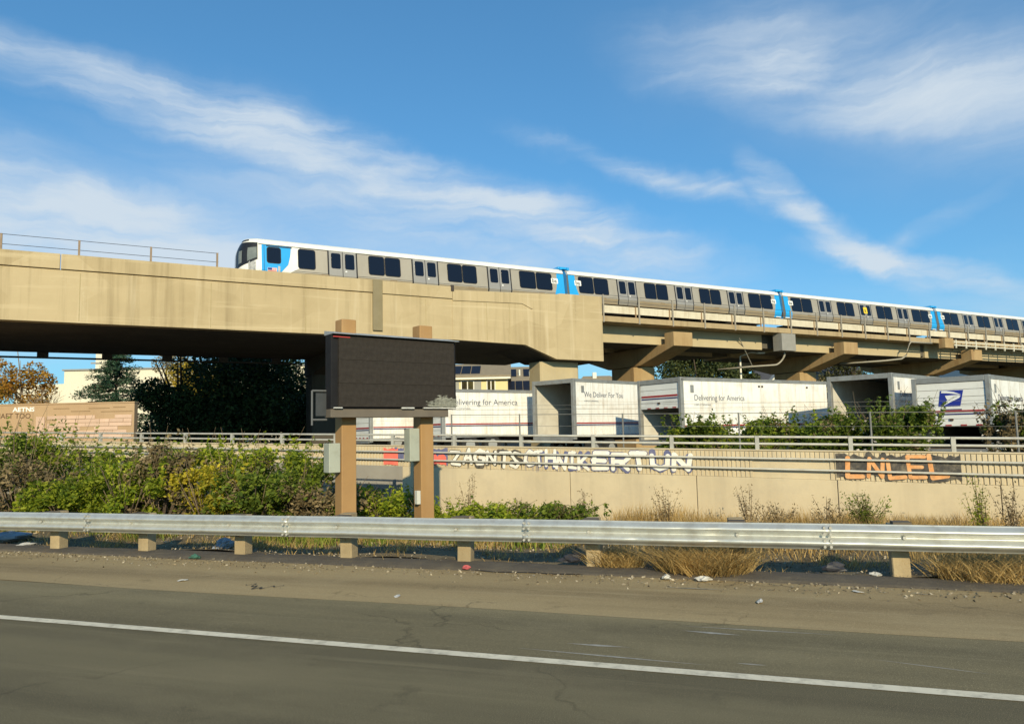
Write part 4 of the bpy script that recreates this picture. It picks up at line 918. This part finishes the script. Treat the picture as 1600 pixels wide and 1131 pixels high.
q = MB(); q.v = [(9.2,-.4,8.1),(19.4,-.4,8.1),(19.4,9.4,8.1),(9.2,9.4,8.1),(11.2,4.5,10.4),(15.4,4.5,10.4)]; q.f = [(0,1,5,4),(1,2,5),(2,3,4,5),(3,0,4),(0,3,2,1)]; q.build('roof', SHG, h4); MB().box(12.6,13.2,3.6,4.2,9.6,10.9).build('chimney', TRIM, h4)
h5 = thing('twin_gable_house', 'far dark roofed house with two small gables under the trackway', 'house', (37.5, 105, 0), R(-8))
gable(h5, -2, 12, 0, 9, 7.0, 10.4, GST, mat('dark_shingle', (.05,.055,.07), (.07,.075,.09), 2, .9))
for x in (.2, 6.6):
    q = MB(); q.prism([(x-1.7,6.4),(x+1.7,6.4),(x+1.7,7.5),(x,9.0),(x-1.7,7.5)], -1.6, 2.5, 'y'); q.build('gable', YST if x > 1 else SHG, h5)
    MB().prism([(x-2.0,7.35),(x,9.12),(x+2.0,7.35),(x+2.0,7.6),(x,9.4),(x-2.0,7.6)], -1.9, 2.6, 'y').build('gable_trim', TRIM if x < 1 else SHG, h5)
# lamp post and aerials
lp = thing('street_light', 'pale slender street light pole under the trackway', 'lamp post', (18.6, 60, 0), 0)
MB().tube([(0,0,0),(0,0,7.6)], .11, 8, .07).build('pole', TRIM, lp, smooth=True); MB().tube([(0,0,7.6),(.9,0,7.9),(1.5,0,7.85)], .05, 6).box(1.4,2.0,-.15,.15,7.78,7.9).build('lamp_arm', TRIM, lp)
# far hill
HL = mat('haze_tinted_hill_scrub', (.055,.105,.15), (.045,.085,.125), .004, 1)  # blue distance haze mixed into the scrub colour
m = MB(); m.grid(lambda u, v: (-2500+7000*u, 2600+1400*v, (235*math.sin(math.pi*v)**.8)*(.25+.75*math.exp(-((u-.64)/.13)**2))+14*math.sin(u*41)*math.sin(math.pi*v)+9*math.sin(u*97+2)*math.sin(math.pi*v)), 160, 14)
tag(m.build('far_hills', HL, smooth=True), kind='structure')
# ------------------------------------------------------------------ vegetation
def leaves(name, centers, size, m, parent=None, aspect=.55, droop=.0, jitter=.5, rng=RNG):
    """one mesh of many leaf-sized kite faces at the given points"""
    c = np.asarray(centers, np.float32); n = len(c)
    a = rng.normal(size=(n,3)); a[:,2] = a[:,2]*.6-droop; a /= np.linalg.norm(a, axis=1, keepdims=True)
    b = rng.normal(size=(n,3)); b -= a*(a*b).sum(1, keepdims=True); b /= np.linalg.norm(b, axis=1, keepdims=True)
    s = (size*(1+jitter*(rng.random(n)-.5)*2))[:,None]
    nrm = np.cross(a, b)
    v = np.stack([c-a*s*.5, c+b*s*aspect*.5+nrm*s*.08, c+a*s*.5, c-b*s*aspect*.5+nrm*s*.08], 1).reshape(-1,3).astype(np.float32)
    me = bpy.data.meshes.new(name); me.vertices.add(4*n); me.vertices.foreach_set('co', v.ravel())
    me.loops.add(4*n); me.loops.foreach_set('vertex_index', np.arange(4*n, dtype=np.int32))
    me.polygons.add(n); me.polygons.foreach_set('loop_start', np.arange(0, 4*n, 4, dtype=np.int32)); me.polygons.foreach_set('loop_total', np.full(n, 4, np.int32))
    me.materials.append(m); me.update(calc_edges=True); me.validate()
    return link(name, me, parent)
def clumps(n, blobs, rng=RNG, shell=.55):
    """n points spread over ellipsoidal blobs (x,y,z,rx,ry,rz), denser toward their skins"""
    w = np.array([b[3]*b[4]*b[5] for b in blobs])**.7; w /= w.sum(); out = []
    for b, k in zip(blobs, rng.multinomial(n, w)):
        d = rng.normal(size=(k,3)); d /= np.linalg.norm(d, axis=1, keepdims=True)
        r = (shell+(1.08-shell)*rng.random(k)**.6)[:,None]
        out.append(np.array(b[:3])+d*r*np.array(b[3:]))
    return np.concatenate(out)
BARK = mat('bark', (.11,.08,.055), (.075,.055,.04), 6, .95, bump=.8, bscale=25, stretch=(1,1,.2)); PBARK = mat('pale_bark', (.30,.25,.19), (.22,.18,.13), 6, .95)
def trunk(parent, h, r, branches, m=BARK, seed=1, spread=.5, nm='trunk'):
    rg = random.Random(seed); q = MB(); pts = [(0,0,-.5)]
    for k in range(1, 7): pts.append((rg.uniform(-.12,.12)*k*.3*r*3, rg.uniform(-.1,.1)*k*.3*r*3, h*k/6))
    q.tube(pts, r, 8, r*.45)
    for _ in range(branches):
        k = rg.randint(2, 6); p = Vector(pts[k]); a = rg.uniform(0, 6.28); L = h*rg.uniform(.35,.8)*spread*2
        dv = Vector((math.cos(a)*spread, math.sin(a)*spread, rg.uniform(.4,1.1))).normalized()
        q.tube([p, p+dv*L*.4+Vector((0,0,.05*L)), p+dv*L+Vector((0,0,.22*L))], r*.4, 6, r*.1)
    return q.build(nm, m, parent, smooth=True)
def tree(name, label, loc, h, cr, m, n, size, seed, tr=.25, nb=16, low=.35, squash=.8, bark=BARK, group=None, cat='tree', aspect=.6, lean=(0,0)):
    rg = np.random.default_rng(seed); t = thing(name, label, cat, loc, 0, group); trunk(t, h*.7, tr, 9, bark, seed)
    bl = []
    for i in range(nb):
        a = rg.random()*6.28; rr = cr*math.sqrt(rg.random())*.78; z = h*(low+(1-low)*(.12+.78*rg.random())); f_ = 1-.45*abs((z/h-low)/(1-low)-.45)
        s_ = cr*rg.uniform(.26,.46); bl.append((math.cos(a)*rr*f_+lean[0]*z, math.sin(a)*rr*f_+lean[1]*z, z, s_, s_, s_*squash))
    leaves('crown', clumps(n, bl, rg), size, m, t, aspect, rng=rg); return t
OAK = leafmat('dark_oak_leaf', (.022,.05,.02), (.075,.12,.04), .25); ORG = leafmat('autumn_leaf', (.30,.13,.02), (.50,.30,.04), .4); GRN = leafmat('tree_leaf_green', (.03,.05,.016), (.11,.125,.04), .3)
YLW = leafmat('yellow_leaf', (.30,.24,.03), (.55,.40,.05), .4); CON = leafmat('conifer_needles', (.018,.05,.026), (.06,.115,.06), .15); DARKT = leafmat('far_leaf', (.02,.035,.02), (.045,.06,.03), .2)
SHB = leafmat('shrub_leaf', (.11,.18,.014), (.44,.48,.04), .48); SHD = leafmat('shrub_dark_leaf', (.06,.105,.014), (.23,.29,.035), .42); SHY = leafmat('shrub_yellow_leaf', (.28,.27,.02), (.58,.46,.04), .42)
SHBR = leafmat('shrub_dry_leaf', (.12,.10,.055), (.30,.22,.11), .25); DRY = leafmat('dry_grass', (.34,.22,.075), (.64,.46,.19), .4, .8); GRS = leafmat('green_grass', (.10,.17,.02), (.28,.30,.05), .35)
FLO = leafmat('pale_blossom', (.50,.45,.40), (.70,.65,.58), .2)
# trees beyond the bridge
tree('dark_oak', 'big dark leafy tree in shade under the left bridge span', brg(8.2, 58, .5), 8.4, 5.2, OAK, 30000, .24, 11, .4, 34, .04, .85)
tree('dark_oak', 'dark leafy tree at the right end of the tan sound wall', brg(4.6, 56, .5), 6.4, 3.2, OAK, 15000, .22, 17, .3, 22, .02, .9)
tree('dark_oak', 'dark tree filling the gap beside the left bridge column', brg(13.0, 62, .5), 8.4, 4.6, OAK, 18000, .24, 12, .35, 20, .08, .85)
tree('autumn_tree', 'orange leaved autumn tree at the left edge beyond the sound wall', (-46.5, 70, .5), 8.9, 3.0, ORG, 4200, .26, 13, .2, 15, .3, .9, PBARK)
tree('autumn_tree', 'thin olive leaved tree cut by the left picture edge', (-50.5, 72, .5), 7.4, 2.6, leafmat('olive_leaf', (.12,.11,.03),(.26,.2,.05)), 2600, .25, 14, .2, 11, .3)
tree('yellow_tree', 'yellow and green autumn tree above the dark shaded tree', (-33.0, 80, .5), 9.8, 4.6, YLW, 9000, .28, 15, .25, 18, .4, .8)
tree('pale_leaved_tree', 'sparse pale twiggy tree between the conifer and yellow tree', (-38.5, 82, .5), 10.8, 3.0, leafmat('pale_twig_leaf', (.2,.16,.08),(.34,.28,.15)), 3000, .24, 16, .2, 10, .45)
def conifer(label, loc, h, r, seed, n=16000):
    rg = np.random.default_rng(seed); t = thing('conifer', label, 'tree', loc); MB().tube([(0,0,-.5),(0,0,h)], .25, 8, .03).build('trunk', BARK, t)
    pts = []; q = MB(); nl = 22
    for k in range(nl):
        z = h*(.1+.88*k/nl); R_ = r*(1-z/h)**.8+.15
        for j in range(7):
            a = rg.random()*6.28; L = R_*rg.uniform(.7,1.25); up = rg.uniform(-.05,.25)
            q.tube([(0,0,z),(math.cos(a)*L*.6,math.sin(a)*L*.6,z-.04*L+up*.3),(math.cos(a)*L,math.sin(a)*L,z-.1*L+up)], .05, 4, .01)
            m_ = int(n/(nl*7)*(.3+1.2*L/r)); u = rg.random(m_)**.7
            p = np.stack([math.cos(a)*L*u, math.sin(a)*L*u, z+(-.1*L+up)*u], 1)+rg.normal(size=(m_,3))*np.array([.18,.18,.12]); p[:,2] -= .15*rg.random(m_); pts.append(p)
    tag(q.build('branches', BARK, t), kind='stuff'); leaves('crown', np.concatenate(pts), .26, CON, t, .3, .3, rng=rg)
conifer('dark green spreading conifer in front of the cream building', (-36.0, 67, .5), 10.2, 5.6, 21, 24000)
def bare(label, loc, h, seed):
    t = thing('bare_tree', label, 'tree', loc); rg = random.Random(seed); q = MB(); tw_ = MB()
    def grow(p, d, L, r, lev):
        mid = p+d*L*.5+Vector((rg.uniform(-1,1),rg.uniform(-1,1),rg.uniform(-.3,1)))*L*.08; e = p+d*L
        (q if lev < 2 else tw_).tube([p, mid, e], r, 6 if lev < 2 else 4, r*.6, cap=False)
        if lev < 5:
            for _ in range(3 if lev < 4 else 2):
                nd = (d+Vector((rg.uniform(-1,1),rg.uniform(-1,1),rg.uniform(-.35,.75)))*.72).normalized(); grow(p+d*L*rg.uniform(.6,1), nd, L*rg.uniform(.6,.82), r*.58, lev+1)
    grow(Vector((0,0,-.3)), Vector((0,0,1)), h*.3, .16, 0); q.build('trunk', PBARK, t, smooth=True); tag(tw_.build('twigs', PBARK, t), kind='stuff')
bare('bare leafless tree with pale branches beside the orange tree', (-43.0, 68, .5), 8.2, 31)
bare('low bare leafless tree in front of the cream building', (-39.6, 70, .5), 5.6, 33)
tree('evergreen_tree', 'broad dense green tree filling the gap under the first trackway span', (25.4, 100, .5), 13.6, 6.6, GRN, 26000, .34, 41, .4, 26, .2)
tree('evergreen_tree', 'smaller green tree left of the street light under the trackway', (32.5, 106, .5), 13.4, 3.6, GRN, 9000, .34, 42, .3, 14, .3)
tree('evergreen_tree', 'olive green tree seen above the open backed trailer roof', (46.5, 100, .5), 12.6, 5.0, leafmat('olive_tree_leaf', (.045,.05,.018), (.12,.12,.045), .3), 10000, .26, 43, .3, 16, .3)
tree('evergreen_tree', 'dark green tree under the second trackway span beside a brown column', (53.5, 101, .5), 11.8, 4.0, OAK, 8000, .27, 44, .3, 12, .3)
tree('far_tree', 'small far dark tree beside the hipped roof house', (17.2, 108, .5), 8.6, 2.6, DARKT, 3500, .3, 45, .25, 10, .4)
tree('far_tree', 'distant tree tops low between hipped roof and first brown column', (21.2, 116, .5), 8.3, 3.0, DARKT, 3500, .3, 46, .25, 10, .4)
# shrubs
STWG = mat('twig', (.22,.16,.10), (.15,.11,.07), 8, .95)
def shrub(label, s, d, h, r, m, n, seed, size=.075, dry=0, name='shrub', ground=None, wide=1.5, aspect=.5):
    rg = np.random.default_rng(seed); z0 = verge_z(s, d) if ground is None else ground
    x, y, _ = road(s, d); t = thing(name, label, 'shrub', (x, y, z0), RD)
    q = MB(); rr = random.Random(seed)
    for k in range(9):
        a = rr.uniform(0,6.28); L = rr.uniform(.5,.95)*h; sp = rr.uniform(.2,.8)*r
        q.tube([(0,0,-.1),(math.cos(a)*sp*.5,math.sin(a)*sp*.4,L*.55),(math.cos(a)*sp,math.sin(a)*sp*.7,L)], .022, 5, .006)
    q.build('stem', BARK, t)
    bl = []
    for i in range(22):
        a = rg.random()*6.28; q_ = r*math.sqrt(rg.random())*.85; z = h*(.06+.8*rg.random()**.9); f_ = 1-.45*(z/h)**2; s_ = r*rg.uniform(.16,.30)
        bl.append((math.cos(a)*q_*wide*f_, math.sin(a)*q_*.8*f_, z, s_*1.2, s_, s_*rg.uniform(.7,1.2)))
    pts = clumps(n, bl, rg, .3); pts = pts[pts[:,2] > -.05]
    # a few long shoots
    sh = []
    for i in range(26):
        a = rg.random()*6.28; q_ = r*rg.random()**.5*.9; b0 = np.array([math.cos(a)*q_*wide, math.sin(a)*q_*.8, h*.5]); dv = np.array([rg.normal()*.22, rg.normal()*.2, 1.0]); L = h*rg.uniform(.35,.62)
        u = rg.random(int(n/320)+10)[:,None]; sh.append(b0+dv*u*L+rg.normal(size=(len(u),3))*.035)
    al = np.concatenate([pts]+sh); nz_f = np.sin(al[:,0]*5+seed)*np.cos(al[:,2]*4+seed*2)+rg.normal(size=len(al))*.45; sel = nz_f > .72
    other = {SHB: SHD, SHD: SHB, SHBR: SHD, SHY: SHB}[m]; leaves('foliage', al[~sel], size, m, t, aspect, jitter=.75, rng=rg); leaves('foliage', al[sel], size*.85, SHBR if (seed % 3 == 0 and m is not SHBR) else other, t, aspect*.8, jitter=.75, rng=rg)
    q = MB()
    for k in range(16):
        a = rr.uniform(0,6.28); L = rr.uniform(.75,1.2)*h; sp = rr.uniform(.3,1.1)*r; q.tube([(math.cos(a)*sp*.4*wide,math.sin(a)*sp*.3,L*.35),(math.cos(a)*sp*.8*wide,math.sin(a)*sp*.6,L*.8),(math.cos(a+.2)*sp*wide,math.sin(a)*sp*.7,L)], .009, 4, .003)
    tag(q.build('twigs', STWG, t), kind='stuff'); return t
def gs(px):                       # road coordinate for things placed along the verge
    return px
SH = [  # label, s, d, height, radius, material, leaves, seed
 ('tall dark green shrub with high shoots at the left picture edge', -17.11, 13.3, 2.48, 1.15, SHD, 9500, 51),
 ('tall mid green shrub with high shoots left of the brown thicket', -16.8, 13.9, 2.43, 1.0, SHB, 7500, 67),
 ('grey brown dry shrub at the left edge behind the guardrail', -16.01, 12.6, 1.75, 1.1, SHBR, 7000, 52),
 ('low bright green shrub beside the leftmost guardrail posts', -14.43, 12.4, 1.1, 0.95, SHB, 6500, 53),
 ('mid green bushy shrub between the dry shrubs on the left', -15.13, 13.6, 1.98, 1.15, SHB, 9500, 54),
 ('dark green rounded shrub in the middle of the left hedge', -14.47, 13.9, 1.98, 1.1, SHD, 9500, 55),
 ('brown dead looking shrub between green shrubs in the left hedge', -12.33, 12.9, 2.05, 0.85, SHBR, 7000, 56),
 ('bright lime green shrub low left of the brown dead shrub', -12.84, 12.5, 1.5, 0.95, SHB, 7500, 59),
 ('green shrub with upright shoots under the shaded tree', -12.5, 13.9, 2.06, 1.1, SHB, 9500, 57),
 ('yellow leaved shrub low behind the guardrail on the left', -10.84, 12.6, 1.35, 0.75, SHY, 6000, 58),
 ('olive green shrub right of the yellow shrub', -10.85, 13.6, 1.94, 1.05, SHB, 9500, 60),
 ('dense green shrub just left of the dark shrub by the post', -10.24, 13.9, 1.98, 1.0, SHB, 9000, 68),
 ('low olive shrub behind the fourth guardrail post', -9.67, 12.6, 1.2, 0.85, SHD, 6500, 69),
 ('dark shrub next to the left billboard post', -9.38, 13.6, 1.81, 0.85, SHD, 7500, 61),
 ('reddish brown dry bush at the foot of the left billboard post', -8.37, 13.0, 1.0, 0.65, SHBR, 5500, 62),
 ('bright yellow green shrub between the two billboard posts', -8.41, 15.6, 1.0, 0.95, SHB, 8000, 63),
 ('low yellow green shrub just right of the right billboard post', -6.53, 15.2, 0.85, 0.7, SHB, 5500, 64),
 ('low olive weedy shrub in front of the white graffiti', -5.55, 15.6, 0.75, 0.85, SHB, 5500, 65),
 ('low dark green shrub below the middle of the white graffiti', -4.36, 15.8, 0.65, 0.85, SHD, 5500, 66),
]
for lb, s, d, h, r, m, n, sd_ in SH: shrub(lb, s, d, h, r, m, n, sd_, .078)
c_, s_ = math.cos(RD), math.sin(RD)
def wr(x, y): return (c_*x+s_*y, -s_*x+c_*y)
for lb, x, y, h, r, m, n, sd_ in [
 ('dark green bush in front of the half open trailer', 5.6, 22.6, 1.75, .9, SHD, 8500, 71), ('green bush below the text of the half open trailer', 8.2, 22.0, 1.9, 1.3, SHD, 11000, 72),
 ('wide green bush with pale blossoms behind the railing', 10.0, 21.4, 2.15, 1.3, SHD, 11000, 73), ('tall blossoming bush in front of the open backed trailer', 10.6, 20.9, 2.3, 1.0, SHD, 11000, 84),
 ('brown dry bush in front of the emblem trailer at right', 13.35, 19.9, 2.3, .55, SHBR, 7000, 75), ('dark olive bush at the right picture edge behind the railing', 14.0, 19.9, 2.5, .8, SHD, 9000, 76), ('low green bush under the emblem trailer', 12.3, 20.2, .85, .5, SHB, 5000, 77), ('low leafy bush at the left end of the hedge behind the railing', 6.9, 22.2, 1.5, 1.0, SHB, 8000, 78)]:
    s, d = wr(x, y); t = shrub(lb, s, d, h, r*1.1, m, int(n*2.0), sd_, .095, ground=YZ(x)-.05)
    if sd_ in (73, 84, 77, 75):
        rg = np.random.default_rng(sd_+100); a = rg.random(150)*6.28; q_ = np.sqrt(rg.random(150))
        leaves('blossom', np.stack([np.cos(a)*q_*r*1.5, np.sin(a)*q_*.8*r-.1, h*(.25+.75*rg.random(150)*(1-.5*q_))], 1), .07, FLO, t, .9, rng=rg)
# dry grass and weeds
def blades(name, base, hgt, lean, m, width=.006, label=None, cat=None, kind='stuff', rng=RNG, parent=None):
    b = np.asarray(base, np.float32); n = len(b); h = hgt*(.5+rng.random(n)); a = rng.random(n)*6.28
    dx = np.cos(a)*lean*h*(.3+rng.random(n)); dy = np.sin(a)*lean*h*(.3+rng.random(n)); w = width*(.6+.8*rng.random(n)); pa = rng.random(n)*6.28
    px, py = np.cos(pa)*w, np.sin(pa)*w
    z = np.zeros(n); v = np.stack([b+np.stack([-px,-py,z],1), b+np.stack([px,py,z],1), b+np.stack([dx*.4+px*.7,dy*.4+py*.7,h*.6],1), b+np.stack([dx*.4-px*.7,dy*.4-py*.7,h*.6],1), b+np.stack([dx,dy,h],1)], 1).reshape(-1,3)
    me = bpy.data.meshes.new(name); i0 = np.arange(n)*5
    f = [tuple(x) for x in np.stack([i0,i0+1,i0+2,i0+3],1).tolist()]+[tuple(x) for x in np.stack([i0+3,i0+2,i0+4],1).tolist()]
    me.from_pydata(v.tolist(), [], f); me.materials.append(m); me.update(); o = link(name, me, parent)
    return tag(o, label, cat, None, kind) if parent is None else o
def scatter(n, s0, s1, d0, d1, rng=RNG, clump=0, spread=.15):
    if clump:
        cs = np.stack([rng.uniform(s0,s1,clump), rng.uniform(d0,d1,clump)], 1); k = rng.integers(0, clump, n); p = cs[k]+rng.normal(size=(n,2))*spread
    else: p = np.stack([rng.uniform(s0,s1,n), rng.uniform(d0,d1,n)], 1)
    return np.array([road(a, b, verge_z(a, b)-.03) for a, b in p])
blades('dry_grass', scatter(22000, -20, 5, GD+1.7, GD+4.5, clump=420, spread=.2), .26, .5, DRY, .006, 'dry yellow grass along the verge behind the guardrail', 'grass')
blades('dry_grass', scatter(5500, -20, 5, GD+.35, GD+1.9, clump=130, spread=.16), .12, .9, DRY, .006, 'short trampled straw right behind the guardrail posts', 'grass')
blades('dry_grass', scatter(14000, -3.5, 6, GD+4.5, GD+8.4, clump=300, spread=.25), .34, .45, DRY, .006, 'dry straw grass along the foot of the ramp wall', 'grass')
blades('green_grass', scatter(9000, -20, -3, GD+1.4, GD+3.5, clump=200, spread=.2), .24, .5, GRS, .007, 'green grass under the shrubs behind the guardrail', 'grass')
def tuft(label, s, d, h, r, n, m, seed, lean=.8, width=.006):
    rg = np.random.default_rng(seed); x, y, _ = road(s, d); t = thing('dry_grass_clump' if m is DRY else 'weed_clump', label, 'grass clump', (x, y, 0), RD)
    a = rg.random(n)*6.28; q = r*np.sqrt(rg.random(n)); b = np.stack([np.cos(a)*q*1.5, np.sin(a)*q, np.full(n, -.05)], 1)
    blades('blades', b, h, lean, m, width, rng=rg, parent=t); return t
tuft('large straw coloured grass clump growing under the guardrail on the right', -0.79, 10.02, .33, .36, 3000, DRY, 81, 1.5, .006)
tuft('smaller straw grass clump beside the large one under the guardrail', -1.95, 10.24, .28, .24, 800, DRY, 82, 1.5)
tuft('brown grass clump under the guardrail at the right picture edge', 2.55, 10.31, .30, .45, 1600, DRY, 83, 1.5)
def weed(label, s, d, h, r, m, n, seed, lm, spread=.5):
    rg = np.random.default_rng(seed); rr = random.Random(seed); z0 = verge_z(s, d); x, y, _ = road(s, d); t = thing('roadside_weed', label, 'weed', (x, y, z0), RD); q = MB(); pts = []
    for k in range(n):
        a = rr.uniform(0,6.28); L = h*rr.uniform(.5,1); e = Vector((math.cos(a)*r*rr.random(), math.sin(a)*r*.5*rr.random(), L)); b0 = Vector((rr.uniform(-.1,.1), rr.uniform(-.1,.1), -.05))
        q.tube([b0, b0.lerp(e,.5)+Vector((0,0,.08)), e], .008, 4, .003); u = rg.random(46)[:,None]; pts.append(np.array(b0)+(np.array(e)-np.array(b0))*(.25+.75*u)+rg.normal(size=(46,3))*.045)
    q.build('stem', m, t); leaves('foliage', np.concatenate(pts), .05, lm, t, .4, rng=rg)
STW = mat('dry_stem', (.20,.14,.08), (.13,.09,.055), 6, .9)
for i, (lb, px, d, h, r, n, lm) in enumerate([
 ('thin dry weed against the wall below letter R', -2.16, 17.6, 0.95, 0.35, 10, SHBR),
 ('dry forked weed against the wall right of the white graffiti', -0.38, 17.4, 1.1, 0.5, 10, SHBR),
 ('brown leafy weed in front of the plain wall bay', 0.22, 17.0, 0.75, 0.5, 16, SHBR),
 ('grey sparse weed left of the orange graffiti', 1.25, 17.2, 0.8, 0.4, 9, SHBR),
 ('bushy yellow green weed under the orange graffiti', 1.93, 16.6, 0.85, 0.55, 40, GRS),
 ('tall thin green weed near the right picture edge', 3.96, 16.6, 1.3, 0.4, 16, SHB),
 ('dark leaning dead weed at the right picture edge', 4.44, 16.6, 1.2, 0.45, 12, SHBR),
 ('dry weed rising between right billboard post and graffiti', -6.96, 17.4, 1.3, 0.4, 10, SHBR),
 ('short weed below letter K of the graffiti', -4.06, 17.6, 0.9, 0.3, 10, SHBR),]):
    weed(lb, px, d, h, r, STW, n, 90+i, lm)
# ------------------------------------------------------------------ litter
def crumple(name, label, s, d, sx, sy, sz, m, seed, z=None):
    rg = random.Random(seed); q = MB(); nu, nv = 10, 6; x, y, _ = road(s, d)
    def fn(u, v):
        a = 2*math.pi*(u % 1.0); b = math.pi*v; k = 1+.35*math.sin(a*3+seed)*math.sin(b*2+seed*.7)+.2*math.sin(a*5+b*4)
        return (sx*math.cos(a)*math.sin(b)*k, sy*math.sin(a)*math.sin(b)*k, sz*(1-math.cos(b))*.5*(1+.3*math.sin(a*2+seed)))
    q.grid(fn, nu, nv); z = z if z is not None else .005
    return tag(q.build(name, m, None, loc=(x, y, z), rz=RD+seed), label, 'litter', 'litter along the shoulder')
LW = mat('litter_white', (.62,.60,.55), (.48,.46,.41), 9, .7); LB = mat('litter_dark', (.03,.03,.035), (.05,.05,.06), 8, .5); LG = mat('litter_green', (.05,.14,.10)); LR = mat('litter_red', (.45,.10,.10)); LBL = mat('litter_bluegrey', (.20,.23,.27), (.28,.31,.35), 6, .4)
for i, (nm, lb, s, d, a, b, c, m, z) in enumerate([
 ('crushed_can', 'small green crushed can on the shoulder left', -8.46, 9.58, 0.1, 0.06, 0.06, LG, None),
 ('paper_scrap', 'white paper scrap on the shoulder below the third guardrail post', -7.34, 8.09, 0.07, 0.03, 0.012, LW, None),
 ('paper_scrap', 'white paper scrap flat on the shoulder left of centre', -4.07, 7.86, 0.08, 0.03, 0.012, LW, None),
 ('wrapper', 'small red wrapper beside the road crack', -3.92, 9.59, 0.06, 0.05, 0.05, LR, None),
 ('tyre_shred', 'black rubber shred under the guardrail near centre', -2.58, 10.26, 0.2, 0.08, 0.1, LB, 0.03),
 ('paper_scrap', 'white crumpled paper left of the large straw clump', -1.2, 9.5, 0.08, 0.05, 0.05, LW, None),
 ('paper_scrap', 'white paper at the foot of the right guardrail post', 1.24, 10.15, 0.08, 0.04, 0.04, LW, 0.02),
 ('plastic_bag', 'pale plastic bag under the guardrail at far left', -13.66, 10.57, 0.4, 0.22, 0.14, LBL, 0.02),
 ('plastic_bag', 'blue grey plastic bag beside the third guardrail post', -8.68, 10.49, 0.22, 0.12, 0.16, LBL, 0.0),
 ('paper_scrap', 'white crumpled cup right of the small straw clump', -2.15, 10.25, 0.08, 0.05, 0.06, LW, 0.03),
 ('tyre_shred', 'black lump under the guardrail right of the large straw clump', 0.78, 10.26, 0.14, 0.08, 0.1, LB, 0.03),
 ('paper_scrap', 'flat white scrap on the shoulder below the large straw clump', -0.1, 8.51, 0.09, 0.03, 0.012, LW, None),
 ('paper_scrap', 'tiny white scrap on the right of the shoulder', 0.94, 9.23, 0.06, 0.03, 0.01, LW, None),
 ('paper_scrap', 'crumpled white paper at the foot of the large straw clump', -0.75, 9.48, 0.1, 0.06, 0.05, LW, None),
 ('paper_scrap', 'pale litter beside the leftmost guardrail post', -12.7, 10.11, 0.2, 0.08, 0.05, LW, None),]):
    crumple(nm, lb, s, d, a, b, c, m, 3+i, z)
# bits of gravel and leaf litter along the dike
rg = np.random.default_rng(5); P = np.array([road(a, b, .004) for a, b in zip(rg.uniform(-20,3,1800), GD-.46-np.abs(rg.normal(size=1800))*.28)])
P2 = scatter(7000, -20, 5, GD-.1, GD+2.6, rng=rg); P2[:,2] += .045; P = np.concatenate([P, P2])
tag(leaves('leaf_litter', P, .035, leafmat('leaf_litter_mix', (.10,.075,.045), (.42,.36,.26), .0), None, .6, rng=rg), 'dead leaves and grit along the foot of the dike', 'debris', kind='stuff')
